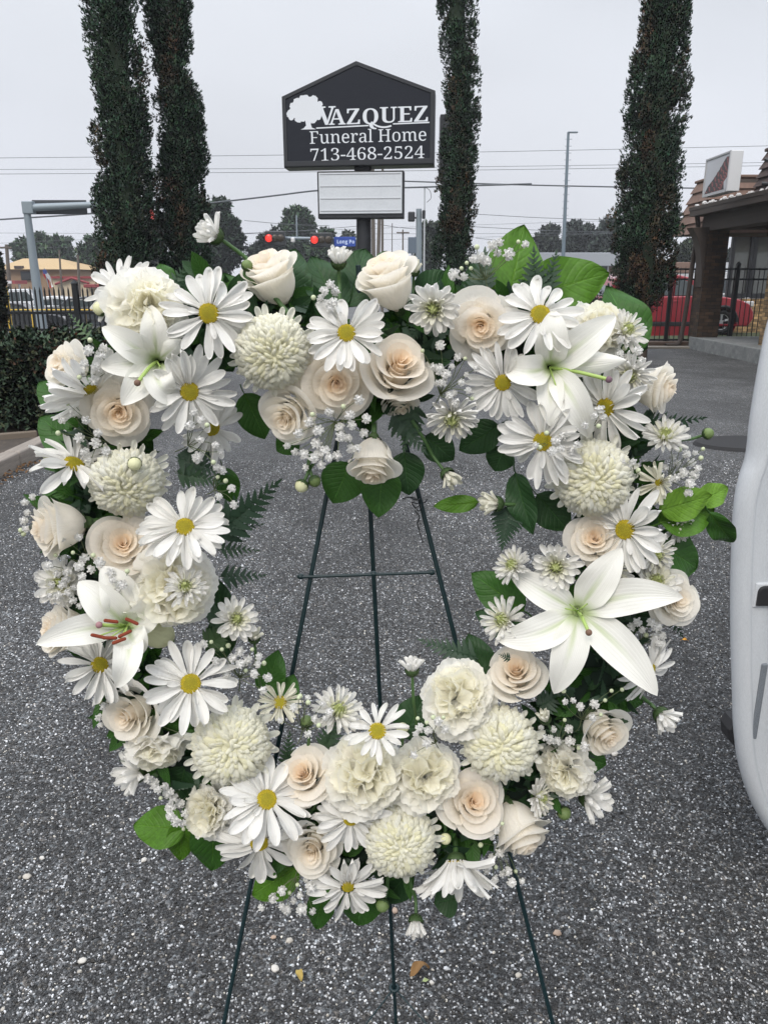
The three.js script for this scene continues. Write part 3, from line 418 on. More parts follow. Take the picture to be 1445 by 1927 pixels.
{ const D = 44, p = poleAt(92, D), t = thing('state_flag', 'white, red and blue flag hanging slanted before the cream building', 'flag', p);
  const A = [86, 511], B = [100, 541]; part('staff', rod(V(rel(t, 104, 560, D).x, -0.2, 0), rel(t, 84, 505, D), 0.03, 8), galv, t);
  const strip = (o0, o1) => sheet(4, 10, (u, v) => { const o = o0 + (o1 - o0) * u, q = rel(t, A[0] + (B[0] - A[0]) * v + o * 0.9, A[1] + (B[1] - A[1]) * v - o * 0.35, D); return [q.x, q.y, 0.06 + 0.12 * Math.sin(v * 7 + u * 2) + o * 0.01]; });
  part('flag_red', strip(-5, -0.5), std({ color: [0.45, 0.03, 0.03] }), t); part('flag_white', strip(-0.5, 4.5), std({ color: [0.7, 0.7, 0.7] }), t);
  part('flag_blue', sheet(4, 4, (u, v) => { const q = rel(t, 85 + u * 7 + v * 2, 508 - u * 1 + v * 8, D); return [q.x, q.y, 0.3]; }), std({ color: [0.03, 0.05, 0.18] }), t); }
{ const D = 66, c = at(1085, 520, D), s = px2m(c), t = thing('flat_building', 'far low grey building with flat roof behind the top right leaves', 'building', V(c.x, gh(c.x, c.z), c.z)), Y = (py) => at(1085, py, D).y - t.position.y;
  part('roof', rbox(170 * s, 24 * s, 10, 0.05, 0, Y(488), -5), std({ color: [0.30, 0.32, 0.35], roughness: 0.7 }), t); part('wall', box(160 * s, Y(499), 9, 0, Y(499) / 2, -5), std({ color: [0.2, 0.14, 0.11], roughness: 0.9 }), t);
  for (let i = 0; i < 5; i++) windowPane(t, 1.2, 1.0, -4 + i * 2, Y(512), -0.45, white, glassDark); }
{ const D = 48, c = at(1330, 540, D), s = px2m(c), t = thing('brown_building', 'far brown roofed building glimpsed through the right iron fence', 'building', V(c.x, gh(c.x, c.z), c.z)), Y = (py) => at(1330, py, D).y;
  part('wall', box(230 * s, Y(513), 8, 0, Y(513) / 2, -4), std({ color: [0.42, 0.43, 0.44], roughness: 0.9 }), t); part('roof', rbox(76 * s, 22 * s, 7, 0.05, -70 * s, Y(505), -3.5), std({ color: [0.17, 0.11, 0.085], roughness: 0.9 }), t); part('parapet', box(90 * s, 16 * s, 7, 36 * s, Y(502), -3.6), std({ color: [0.45, 0.47, 0.5], roughness: 0.8 }), t);
  for (let i = 0; i < 4; i++) windowPane(t, 0.9, 0.9, -0.5 + i * 1.3, 1.2, 0.05, white, glassDark); }
// ------------------------------------------------------------------ vehicles: x forward, y up, origin on the ground at the middle
const rubber = std({ color: [0.012, 0.012, 0.013], roughness: 0.8 }), alloy = std({ color: [0.42, 0.43, 0.44], roughness: 0.35, metalness: 0.7 }), plastic = std({ color: [0.015, 0.015, 0.017], roughness: 0.6 });
const carGlass = phys({ color: [0.05, 0.065, 0.07], roughness: 0.06, clearcoat: 0.6 });
function wheel(t, x, y, z, r, spokes = 5) {
  const side = Math.sign(z), w = part('wheel', new THREE.TorusGeometry(r * 0.78, r * 0.24, 10, 28).scale(1, 1, 1.25), rubber, t); w.position.set(x, y, z);
  const rim = [new THREE.TorusGeometry(r * 0.62, r * 0.045, 8, 26).translate(0, 0, side * 0.06), new THREE.CylinderGeometry(r * 0.14, r * 0.14, 0.06, 14).rotateX(PI / 2).translate(0, 0, side * 0.05)];
  for (let i = 0; i < spokes; i++) for (const k of [-0.12, 0.12]) { const a = i / spokes * 2 * PI + k + 0.3; rim.push(rod(V(Math.cos(a) * r * 0.1, Math.sin(a) * r * 0.1, side * 0.05), V(Math.cos(a - k * 0.3) * r * 0.6, Math.sin(a - k * 0.3) * r * 0.6, side * 0.045), r * 0.055, 6)); }
  part('rim', merge(rim), alloy, w); part('brake_disc', new THREE.CylinderGeometry(r * 0.58, r * 0.58, 0.03, 22).rotateX(PI / 2), plastic, w);
}
function car(name, label, category, pos, yaw, o) {
  const t = thing(name, label, category, pos); t.rotation.y = yaw; const W = o.w, body = phys({ color: o.color, roughness: 0.3, clearcoat: 0.7, clearcoatRoughness: 0.08 });
  const sh = new THREE.Shape(); o.lower.forEach(([x, y], i) => i ? sh.lineTo(x, y) : sh.moveTo(x, y));
  for (const x of o.axles) { const h = new THREE.Path(); h.absarc(x, o.r, o.r * 1.17, 0, PI * 2, true); sh.holes.push(h); }
  part('body', new THREE.ExtrudeGeometry(sh, { depth: W - 0.16, bevelEnabled: true, bevelSize: 0.05, bevelThickness: 0.08, bevelSegments: 4, curveSegments: 20 }).translate(0, 0, -W / 2 + 0.08), body, t);
  const cab = new THREE.Shape(); o.cabin.forEach(([x, y], i) => i ? cab.lineTo(x, y) : cab.moveTo(x, y));
  part('cabin', new THREE.ExtrudeGeometry(cab, { depth: W - 0.42, bevelEnabled: true, bevelSize: 0.05, bevelThickness: 0.09, bevelSegments: 4 }).translate(0, 0, -W / 2 + 0.21), body, t);
  for (const s of [-1, 1]) {
    for (const q of o.windows) { const w = new THREE.Shape(); q.forEach(([x, y], i) => i ? w.lineTo(x, y) : w.moveTo(x, y)); part('side_window', new THREE.ExtrudeGeometry(w, { depth: 0.02, bevelEnabled: true, bevelSize: 0.015, bevelThickness: 0.006, bevelSegments: 1 }).translate(0, 0, s > 0 ? W / 2 - 0.105 : -W / 2 + 0.085), carGlass, t); }
    for (const x of o.axles) { wheel(t, x, o.r, s * (W / 2 - 0.12), o.r, o.spokes); const a = part('wheel_arch', new THREE.TorusGeometry(o.r * 1.22, 0.045, 6, 24, PI).scale(1, 1, 1.4), plastic, t); a.position.set(x, o.r, s * (W / 2 - 0.015)); }
    part('sill', rbox(o.axles[0] - o.axles[1] - o.r * 2.4, 0.12, 0.06, 0.02, (o.axles[0] + o.axles[1]) / 2, 0.3, s * (W / 2 - 0.01)), plastic, t);
    for (const x of o.handles) part('door_handle', rbox(0.2, 0.035, 0.035, 0.012, x, o.belt - 0.1, s * (W / 2 + 0.005)), body, t);
    for (const x of o.seams) part('door_seam', box(0.008, o.belt - 0.38, 0.006, x, (o.belt + 0.38) / 2, s * (W / 2 + 0.002)), plastic, t);
    part('headlight', rbox(0.3, 0.16, 0.12, 0.04, o.lower[o.nose][0] - 0.12, o.belt - 0.18, s * (W / 2 - 0.1)), std({ color: [0.5, 0.5, 0.5], roughness: 0.15 }), t);
    part('tail_light', rbox(0.1, 0.26, 0.1, 0.03, o.lower[0][0] + 0.02, o.belt - 0.1, s * (W / 2 - 0.1)), std({ color: [0.35, 0.01, 0.01], roughness: 0.2 }), t);
    part('mirror', rbox(0.1, 0.14, 0.2, 0.04, o.mirror, o.belt + 0.12, s * (W / 2 + 0.04)), o.darkMirror ? plastic : body, t);
  }
  for (const [a, b, n] of o.glass) { const d = Math.hypot(b[0] - a[0], b[1] - a[1]), g = rbox(d, 0.02, W - 0.5, 0.008); g.rotateZ(Math.atan2(b[1] - a[1], b[0] - a[0])); g.translate((a[0] + b[0]) / 2, (a[1] + b[1]) / 2, 0); part(n, g, carGlass, t); }
  part('axle_underbody', box(3.2, 0.2, W - 0.4, 0, 0.3, 0), plastic, t);
  return t;
}
const suv = { w: 1.84, r: 0.35, axles: [1.3, -1.3], belt: 1.02, mirror: 0.72, nose: 8, spokes: 5, handles: [-0.1, -1.1], seams: [0.78, -0.22, -0.98],
  lower: [[-2.12, 0.45], [-2.18, 0.75], [-2.1, 1.0], [0.72, 1.02], [1.3, 0.99], [1.75, 0.92], [2.02, 0.80], [2.14, 0.62], [2.16, 0.45], [2.05, 0.27], [-2.0, 0.27]],
  cabin: [[-2.0, 1.0], [-1.78, 1.5], [-1.4, 1.62], [-0.2, 1.63], [0.3, 1.52], [1.05, 1.0]],
  windows: [[[-1.75, 1.08], [-1.62, 1.42], [-1.1, 1.5], [-1.1, 1.08]], [[-1.0, 1.08], [-1.0, 1.51], [-0.2, 1.52], [-0.2, 1.08]], [[-0.1, 1.08], [-0.1, 1.52], [0.22, 1.45], [0.76, 1.08]]],
  glass: [[[1.03, 1.05], [0.34, 1.53], 'windscreen'], [[-2.02, 1.06], [-1.83, 1.47], 'rear_window']] };
{ const p = ground(1362, 630), z = p.z - 0.92; car('red_car', 'red sport utility car parked behind the iron fence at right', 'car', V(p.x - 1.42, 0, z), 0.04, { ...suv, color: [0.25, 0.011, 0.02], darkMirror: false }); }
const pick_up = { ...suv, lower: [[-2.6, 0.5], [-2.6, 1.05], [0.2, 1.06], [0.9, 1.06], [1.6, 1.04], [2.2, 0.98], [2.4, 0.85], [2.42, 0.6], [2.42, 0.45], [2.3, 0.35], [-2.5, 0.4]], cabin: [[-0.9, 1.05], [-0.8, 1.72], [0.35, 1.75], [0.95, 1.05]], windows: [[[-0.75, 1.12], [-0.7, 1.6], [-0.1, 1.62], [-0.1, 1.12]], [[0, 1.12], [0, 1.62], [0.3, 1.62], [0.68, 1.12]]], glass: [[[0.98, 1.1], [0.42, 1.7], 'windscreen']], axles: [1.5, -1.5], r: 0.38 };
const sedan = { ...suv, belt: 0.9, lower: [[-2.25, 0.45], [-2.28, 0.7], [-2.2, 0.92], [0.72, 0.92], [1.4, 0.88], [1.9, 0.82], [2.15, 0.72], [2.26, 0.56], [2.28, 0.4], [2.15, 0.22], [-2.1, 0.24]], cabin: [[-1.75, 0.9], [-1.1, 1.35], [-0.3, 1.42], [0.25, 1.36], [1.0, 0.9]], windows: [[[-1.35, 0.98], [-0.98, 1.25], [-0.4, 1.31], [-0.4, 0.98]], [[-0.3, 0.98], [-0.3, 1.32], [0.18, 1.27], [0.68, 0.98]]], glass: [[[0.98, 0.94], [0.3, 1.34], 'windscreen'], [[-1.72, 0.94], [-1.14, 1.33], 'rear_window']], r: 0.32 };
const street = (x, D, dy = 0) => { const p = at(x, 560, D); p.y = gh(p.x, p.z) + dy; return p; };
car('white_truck', 'white pickup truck with tall cab parked beyond the fence, far left', 'truck', street(45, 47), 0.3, { ...pick_up, color: [0.62, 0.64, 0.66], darkMirror: true });
car('white_car', 'white sedan parked behind the iron fence, left of its square post', 'car', street(118, 44), 0.15, { ...sedan, color: [0.62, 0.64, 0.66] });
car('dark_car', 'dark blue grey car right of the square fence post, behind the fence', 'car', street(178, 42), 0.1, { ...sedan, color: [0.03, 0.036, 0.045] });
car('black_car', 'black car behind the fence at the far left, before the white truck', 'car', street(34, 40, -0.25), 0.2, { ...sedan, color: [0.01, 0.011, 0.013] });
car('far_red_car', 'far small red and white car beyond the broad cypress base', 'car', V(at(1150, 540, 36).x, -0.1, -36), 2.9, { ...sedan, color: [0.45, 0.44, 0.44] });
{ const t = thing('yellow_barrier', 'yellow pipe barrier rail beyond the left iron fence', 'barrier', street(60, 33)), ym = std({ color: [0.55, 0.36, 0.03], roughness: 0.5 });
  const a = rel(t, 4, 583, 33), b = rel(t, 240, 583, 33); part('rail', rod(a, b, 0.03, 8), ym, t); for (const x of [60, 160]) { const q = rel(t, x, 583, 33); part('post', rod(V(q.x, -0.3, q.z), V(q.x, q.y, q.z), 0.04, 8), ym, t); }
  const y = rel(t, 11, 540, 33); part('tall_post', rod(V(y.x, -0.3, y.z), y, 0.08, 12), ym, t); }
// ------------------------------------------------------------------ the building on the right
const brown = std({ map: mottled([0.04, 0.028, 0.022], [0.05, 0.036, 0.029], [0.066, 0.048, 0.039], 256), roughness: 0.75 });
const brick = (() => {
  const a = vnoise(16), tone = []; for (let i = 0; i < 512; i++) tone.push(rr(0.75, 1.2));
  const f = (x, y, bump) => { const row = Math.floor(y / 32), xx = x + (row % 2) * 32, col = Math.floor(xx / 64) % 8, u = xx % 64, v = y % 32, joint = u < 4 || v < 4; if (bump) { const h = joint ? 0 : 0.8 + 0.2 * rnd(); return [h, h, h]; } const k = tone[row * 8 + col] * (0.85 + 0.3 * a(x / 32, y / 32)); return joint ? [0.36, 0.33, 0.28].map((c) => c * k * 0.9) : [0.58 * k, 0.48 * k, 0.34 * k]; };
  const map = dataTex(512, (x, y) => f(x, y), true), bm = dataTex(512, (x, y) => f(x, y, true));
  for (const t of [map, bm]) t.repeat.set(0.6, 0.85);
  return { map, bm };
})();
const brickMat = std({ map: brick.map, bumpMap: brick.bm, bumpScale: 0.008, roughness: 0.9 });
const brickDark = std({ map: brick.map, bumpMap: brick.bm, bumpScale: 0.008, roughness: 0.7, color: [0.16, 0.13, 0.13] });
const metric = (g) => { const p = g.attributes.position, n = g.attributes.normal, uv = g.attributes.uv; for (let i = 0; i < p.count; i++) { const ax = Math.abs(n.getX(i)), ay = Math.abs(n.getY(i)); uv.setXY(i, ax > 0.6 ? p.getZ(i) : p.getX(i), ay > 0.6 ? p.getZ(i) : p.getY(i)); } return g; };
{
  const t = thing('shop_building', 'brown roofed brick building with porch, glazed front and shingled mansard at right', 'building', V(7, 0, -16));
  const L = (px, py, D) => at(px, py, D).sub(t.position);
  const conc = std({ map: mottled([0.10, 0.11, 0.11], [0.16, 0.17, 0.17], [0.25, 0.255, 0.25], 512, 2), roughness: 0.9 });
  part('porch_slab', metric(rbox(6, 0.34, 12, 0.02, 6.87 - 7 + 3, 0.10, 16 - 11.85)), conc, t);
  const slabX = -0.1;
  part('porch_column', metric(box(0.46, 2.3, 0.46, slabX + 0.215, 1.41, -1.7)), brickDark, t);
  part('column_bracket', new THREE.ExtrudeGeometry((() => { const s = new THREE.Shape(); s.moveTo(0, 0); s.lineTo(0, 1.2); s.lineTo(0.35, 1.2); s.quadraticCurveTo(0.05, 0.9, 0.03, 0); return s; })(), { depth: 0.3, bevelEnabled: true, bevelSize: 0.01, bevelThickness: 0.01, bevelSegments: 1 }).rotateY(PI).translate(slabX + 0.0, 1.35, -1.5), brown, t);
  part('porch_beam', box(0.4, 0.34, 12, slabX + 0.2, 2.66, 4.15), brown, t);
  part('porch_beam', box(5, 0.30, 0.4, slabX + 2.9, 2.68, -1.70), brown, t);
  part('fascia', merge([box(0.3, 0.13, 12.2, slabX - 0.1, 2.87, 4.1), box(0.12, 0.07, 12.3, slabX - 0.2, 2.955, 4.1)]), brown, t);
  part('porch_ceiling', box(4.6, 0.06, 11.6, slabX + 2.7, 2.85, 4.2), brown, t);
  part('porch_roof', box(5, 0.1, 12.2, slabX + 2.5, 2.94, 4.12), std({ color: [0.2, 0.2, 0.2], roughness: 0.9 }), t);
  const gr = []; for (let i = 0; i < 400; i++) { const s = rr(0.025, 0.06); gr.push(new THREE.IcosahedronGeometry(s, 0).translate(slabX + rr(-0.22, 0.4), 2.99 + rr(0, 0.03), rr(-1.9, 9))); }
  const rg = part('roof_gravel', merge(gr), std({ color: [0.55, 0.54, 0.53], roughness: 0.8 }), t); rg.userData.kind = 'stuff';
  part('downspout', tube([V(slabX - 0.12, 2.8, -1.9), V(slabX - 0.06, 2.6, -1.95), V(slabX - 0.06, 2.2, -2.0), V(slabX - 0.12, 0.4, -2.05), V(slabX - 0.2, 0.1, -2.0), V(slabX - 0.5, 0.06, -1.95)], 0.05, 0.05, 40, 10), brown, t);
  // glazed front beyond the brick pier
  const X = 0.5;
  part('brick_pier', metric(box(0.7, 2.5, 2.2, X + 0.13, 1.5, 1.72)), brickMat, t);
  part('brick_wall', metric(box(0.3, 2.9, 8, X + 0.5, 1.5, 6.7)), brickMat, t);
  { // far glazed shopfront of the wing behind the parked car
    const D = 24, P = (x, y) => L(x, y, D), a = P(1367, 560), b = P(1450, 560), top = P(1400, 424).y, z = a.z, wide = (b.x - a.x) / 2;
    for (let i = 0; i < 2; i++) { const x0 = a.x + i * wide, x1 = x0 + wide, f = part('window', merge([box(0.1, top - a.y, 0.12, x0, (top + a.y) / 2, z), box(0.1, top - a.y, 0.12, x1 - 0.11, (top + a.y) / 2, z), box(wide - 0.21, 0.1, 0.12, (x0 + x1) / 2 - 0.055, top - 0.05, z), box(wide - 0.21, 0.14, 0.16, (x0 + x1) / 2 - 0.055, a.y + 0.05, z)]), nearBlack, t);
      part('pane', box(wide - 0.2, top - a.y - 0.1, 0.03, (x0 + x1) / 2 - 0.055, (top + a.y) / 2, z - 0.02), phys({ color: [0.07, 0.078, 0.075], roughness: 0.06, clearcoat: 0.4 }), f); }
    part('sill_wall', metric(box(3.2, a.y, 0.3, a.x + 1.55, a.y / 2 - 0.03, z - 0.1)), brickMat, t);
    part('eave_soffit', box(4.5, 0.12, 1.2, a.x + 1.4, top + 0.09, z), brown, t);
  }
  // mansard roof blocks, each with shingle courses
  const shingle = std({ map: mottled([0.11, 0.066, 0.05], [0.155, 0.098, 0.076], [0.21, 0.135, 0.105], 512, 2), roughness: 0.95 });
  const shD = std({ map: mottled([0.05, 0.035, 0.032], [0.075, 0.052, 0.048], [0.11, 0.08, 0.072], 512, 2), roughness: 0.95 });
  function mansard(x0, z0, z1, yb, yt, courses, lean, m, wide) {
    const r = part('roof_block', box(wide - lean - 0.3, yt - yb - 0.05, z1 - z0 - lean * 1.6, x0 + (wide + lean) / 2 + 0.1, (yt + yb) / 2 - 0.02, (z0 + z1) / 2), brown, t);
    for (let i = 0; i < courses; i++) {
      const y0 = yb + (yt - yb) * i / courses, h = (yt - yb) / courses, o = lean * i / courses;
      const g = new THREE.BufferGeometry(), a = x0 + o, b = x0 + o + lean / courses - 0.0, c = z0 + o * 0.8, d = z0 + o * 0.8 + lean * 0.8 / courses, e = z1 - o * 0.8, f = e - lean * 0.8 / courses, xr = x0 + wide;
      const P = [[a, y0, c], [a, y0, e], [b + 0.05, y0 + h, f - 0.05], [b + 0.05, y0 + h, d + 0.05], [xr, y0, e], [xr, y0 + h, f - 0.05], [xr, y0, c], [xr, y0 + h, d + 0.05], [a + 0.08, y0 + 0.001, c + 0.07], [a + 0.08, y0 + 0.001, e - 0.07]], id = [0, 1, 2, 0, 2, 3, 1, 4, 5, 1, 5, 2, 6, 0, 3, 6, 3, 7, 0, 8, 9, 0, 9, 1];
      g.setAttribute('position', new THREE.Float32BufferAttribute(id.flatMap((k) => P[k]), 3)); g.computeVertexNormals();
      g.setAttribute('uv', new THREE.Float32BufferAttribute(id.flatMap((k) => [(P[k][2] + P[k][0]) * 0.5, P[k][1] * 0.5]), 2)); part('shingle_course', g, m, t);
    }
    part('ridge_cap', rbox(wide - lean, 0.06, z1 - z0 - lean * 1.5, 0.02, x0 + (wide + lean) / 2, yt + 0.02, (z0 + z1) / 2), m, t);
  }
  mansard(-0.1, -3.7, -2.02, 2.48, 3.64, 5, 0.32, shingle, 8);
  mansard(-0.15, 0.4, 10, 2.98, 3.74, 5, 0.12, shD, 8);
  part('roof_brace', rod(V(-0.2, 3.55, 0.95), V(0.5, 3.15, 1.4), 0.03, 8), nearBlack, t); part('roof_brace', rod(V(-0.2, 3.15, 0.95), V(0.4, 3.06, 1.3), 0.03, 8), nearBlack, t);
}
{ // small sign box on the porch roof, with a picture of reddish braided hair
  const c = at(1370, 335, 14.9), t = thing('roof_sign', 'white box sign with reddish braided hair picture standing on the porch roof', 'sign', V(c.x, 2.98, c.z)), hgt = 66 / F * 14.9, len = 1.1, th = 0.22;
  part('sign_box', rbox(th, hgt, len, 0.015, th / 2, hgt / 2 + 0.02, -len / 2), std({ color: [0.6, 0.61, 0.62], roughness: 0.5 }), t);
  const tex = canvasTex(384, 384, (g, w, h) => { g.fillStyle = '#c9cbd1'; g.fillRect(0, 0, w, h);
    const lobe = (x, y, a, rx, ry, col) => { g.save(); g.translate(x, y); g.rotate(a); g.fillStyle = col; g.beginPath(); g.ellipse(0, 0, rx, ry, 0, 0, 7); g.fill(); g.restore(); };
    g.fillStyle = '#1d0c0e'; g.beginPath(); for (const [x, y] of [[384, 20], [320, 40], [250, 130], [150, 230], [60, 300], [10, 384], [384, 384]]) g.lineTo(x, y); g.fill();
    for (const [x0, y0, x1, y1] of [[370, 40, 60, 370], [380, 90, 160, 384], [384, 180, 260, 384]]) for (let i = 0; i < 15; i++) { const u = i / 14, x = x0 + (x1 - x0) * u, y = y0 + (y1 - y0) * u; lobe(x + (i % 2 ? 14 : -14), y, 0.8 + (i % 2 ? 0.5 : -0.4), 26, 15, i % 2 ? '#6e2a28' : '#451619'); lobe(x + (i % 2 ? 14 : -14) - 5, y - 5, 0.8 + (i % 2 ? 0.5 : -0.4), 13, 5, '#a35a4e'); }
    g.fillStyle = '#c9cbd1'; g.beginPath(); for (const [x, y] of [[384, 250], [330, 300], [345, 384], [384, 384]]) g.lineTo(x, y); g.fill(); });
  part('sign_picture', new THREE.PlaneGeometry(len - 0.1, hgt - 0.1).rotateY(-PI / 2).translate(-0.004, hgt / 2 + 0.02, -len / 2), std({ map: tex, roughness: 0.4 }), t);
  part('edge_trim', merge([box(0.02, hgt, 0.03, -0.006, hgt / 2 + 0.02, -0.016), box(0.02, hgt, 0.03, -0.006, hgt / 2 + 0.02, -len + 0.016), box(0.02, 0.03, len - 0.07, -0.006, hgt - 0.0, -len / 2), box(0.02, 0.03, len - 0.07, -0.006, 0.03, -len / 2)]), std({ color: [0.5, 0.51, 0.53] }), t);
}
{ const p = ground(1255, 655), t = thing('door_step', 'low brown step with pale concrete edge beside the porch slab', 'step', V(p.x, 0, p.z));
  part('step_board', rbox(1.0, 0.14, 0.5, 0.02, 0.1, 0.06, -0.35), std({ color: [0.09, 0.06, 0.045], roughness: 0.9 }), t); part('concrete_edge', rbox(1.5, 0.06, 0.25, 0.02, 0.15, 0.02, 0.08), std({ color: [0.24, 0.22, 0.19], roughness: 0.95 }), t); }
{ const p = ground(1392, 838), o = solo('rubber_mat', new THREE.CylinderGeometry(0.42, 0.44, 0.03, 30).scale(1.2, 1, 0.75), rubber, 'black round mat lying on the asphalt beside the white van', 'mat'); o.position.copy(p).setY(0.016); o.position.x += 0.1; }
// ------------------------------------------------------------------ open van door at the right frame edge
{
  const D = 1.42, o = at(1445, 1100, D), t = thing('white_van', 'open white van door with black handle slot filling the right edge', 'van', V(o.x, 0, o.z)); t.rotation.y = 0;
  const L = (px, py, dz = 0) => { const q = at(px, py, D - dz).sub(t.position); return q; };
  const paint = phys({ map: mottled([0.53, 0.555, 0.585], [0.57, 0.595, 0.62], [0.6, 0.62, 0.645], 512), roughness: 0.38, clearcoat: 0.5, clearcoatRoughness: 0.2 });
  const edge = [[1553, 420], [1509, 500], [1479, 560], [1460, 612], [1451, 650], [1438, 720], [1425, 800], [1417, 868], [1405, 905], [1397, 940], [1392, 990], [1389, 1060], [1387, 1150], [1388, 1240], [1390, 1320], [1392, 1385], [1397, 1430], [1407, 1475], [1421, 1515], [1437, 1548], [1458, 1580], [1483, 1600]];
  // swept panel: a rolled outer rim, a return, then the inner skin with a shallow pressed step
  const prof = [[0.10, -0.075], [0.035, -0.07], [0.006, -0.05], [-0.002, -0.03], [0.0, -0.012], [0.010, -0.001], [0.022, 0.004], [0.027, 0.000], [0.031, -0.003], [0.05, -0.004], [0.066, -0.007], [0.074, -0.016], [0.09, -0.020], [0.30, -0.022], [0.95, -0.02]];
  const c = new THREE.CatmullRomCurve3(edge.map(([x, y]) => L(x, y)));
  part('door_panel', sheet(prof.length - 1, 90, (u, v) => { const p = c.getPointAt(v), q = prof[Math.round(u * (prof.length - 1))]; return [p.x + q[0], p.y, p.z + q[1]]; }), paint, t);
  const hb = L(1438, 1121), slotS = new THREE.Shape(); const h = 0.036; slotS.moveTo(-0.012, -h / 2); slotS.lineTo(0.2, -h / 2); slotS.lineTo(0.2, h / 2); slotS.lineTo(0, h / 2); slotS.quadraticCurveTo(-0.012, h / 2, -0.012, h / 2 - 0.012);
  part('handle_slot', new THREE.ExtrudeGeometry(slotS, { depth: 0.006, bevelEnabled: true, bevelSize: 0.003, bevelThickness: 0.003, bevelSegments: 2 }).translate(hb.x, hb.y, hb.z - 0.004), plastic, t);
  const fr = new THREE.Shape(); fr.moveTo(-0.017, -h / 2 - 0.005); fr.lineTo(0.2, -h / 2 - 0.005); fr.lineTo(0.2, -h / 2); fr.lineTo(-0.012, -h / 2); fr.lineTo(-0.012, h / 2); fr.lineTo(0.2, h / 2); fr.lineTo(0.2, h / 2 + 0.005); fr.lineTo(-0.017, h / 2 + 0.005);
  part('slot_rim', new THREE.ExtrudeGeometry(fr, { depth: 0.010, bevelEnabled: true, bevelSize: 0.003, bevelThickness: 0.003, bevelSegments: 2 }).translate(hb.x, hb.y, hb.z - 0.013), paint, t);
  const vb = L(1432, 1322), st = canvasTex(64, 512, (g, W, H) => { g.fillStyle = '#73797f'; g.fillRect(0, 0, W, H); for (let i = 0; i < 1500; i++) { g.fillStyle = rnd() < 0.5 ? 'rgba(30,32,35,0.35)' : 'rgba(150,155,160,0.25)'; g.fillRect(rnd() * W, rnd() * H, 3, 2); } });
  part('reflector_strip', rbox(0.013, 0.175, 0.008, 0.003, vb.x - 0.004, vb.y, vb.z - 0.004), std({ map: st, roughness: 0.6 }), t);
  const bp = L(1372, 1402), bumper = new THREE.Shape(); for (const [x, y] of [[0.02, 0.05], [-0.004, 0.045], [-0.014, 0.02], [-0.008, -0.02], [0.012, -0.045], [0.05, -0.06], [0.05, 0.05]]) bumper.lineTo(x, y);
  part('black_trim', new THREE.ExtrudeGeometry(bumper, { depth: 0.03, bevelEnabled: true, bevelSize: 0.006, bevelThickness: 0.01, bevelSegments: 3 }).scale(0.7, 0.62, 1).translate(bp.x + 0.026, bp.y, bp.z - 0.075), plastic, t);
  // the rest of the van body beside the door, out of the frame
  part('van_body', rbox(1.4, 1.9, 3.6, 0.12, 1.25, 1.25, 0.9), paint, t);
  for (const z of [-0.2, 2.2]) { const wl = part('wheel', new THREE.TorusGeometry(0.26, 0.085, 10, 28).rotateY(PI / 2), rubber, t); wl.position.set(0.62, 0.34, z); }
}
// ------------------------------------------------------------------ easel
const green = std({ color: [0.004, 0.020, 0.024], roughness: 0.45 });
{
  const foot = (a, b) => { const d = b.clone().sub(a); return a.clone().addScaledVector(d, -a.y / d.y); };
  const t = thing('wire_easel', 'dark green wire easel with three legs holding the wreath', 'easel', V(0, 0, -0.9)), O = t.position, r = 0.0029;
  const apex = onW(690, 545, -0.045), l1 = foot(onW(605, 895, -0.045), onW(415, 1927, -0.045)), r1 = foot(onW(770, 900, -0.045), onW(1036, 1927, -0.045));
  const b0 = onW(694, 900, -0.052), bm = at(745, 1927, 0.99), bf = foot(b0, bm), topB = b0.clone().lerp(bf, -0.2);
  const leg = (a, b) => part('leg', rod(a.clone().sub(O), b.clone().sub(O), r, 10), green, t);
  leg(apex, l1); leg(apex, r1); leg(topB, bf);
  const cl = onW(563, 1086, -0.041), cr = onW(818, 1077, -0.041);
  part('crossbar', rod(cl.clone().sub(O), cr.clone().sub(O), 0.002, 8), green, t);
  for (const [x, y] of [[566, 1085], [703, 1080], [812, 1077]]) { const q = onW(x, y, -0.042).sub(O); part('weld', new THREE.SphereGeometry(0.0046, 10, 8).scale(1, 0.8, 0.8).translate(q.x, q.y, q.z), green, t); }
  const k = (1859 - 900) / (1927 - 900), bc = b0.clone().lerp(bm, (() => { let lo = 0, hi = 1; for (let i = 0; i < 30; i++) { const m = (lo + hi) / 2, q = b0.clone().lerp(bm, m).sub(camPos); (CY - F * q.dot(camUp) / q.dot(camFwd)) < 1859 ? lo = m : hi = m; } return lo; })());
  part('collar', new THREE.TorusGeometry(0.0062, 0.0028, 8, 16).rotateX(PI / 2).translate(bc.x - O.x, bc.y - O.y, bc.z - O.z), green, t);
  for (const [x, y] of [[686, 1931], [806, 1931]]) { const q = at(x, y, 0.93); part('strut', rod(bc.clone().sub(O), bc.clone().lerp(q, 3).sub(O), 0.0013, 6), green, t); }
  const ties = [[[770, 935], [782, 941], [792, 938], [786, 947], [774, 945], [783, 955], [792, 950], [789, 962], [778, 953]], [[780, 960], [789, 972], [785, 985], [790, 996]], [[757, 938], [776, 936], [798, 946], [804, 939]], [[786, 990], [792, 1010], [795, 1020]]].map((P) => tube(P.map(([x, y], i) => onW(x, y, -0.04 + 0.006 * Math.sin(i * 2.1)).sub(O)), 0.0007, 0.0007, 30, 5));
  part('wire_tie', merge(ties), std({ color: [0.01, 0.013, 0.013], roughness: 0.5 }), t);
}
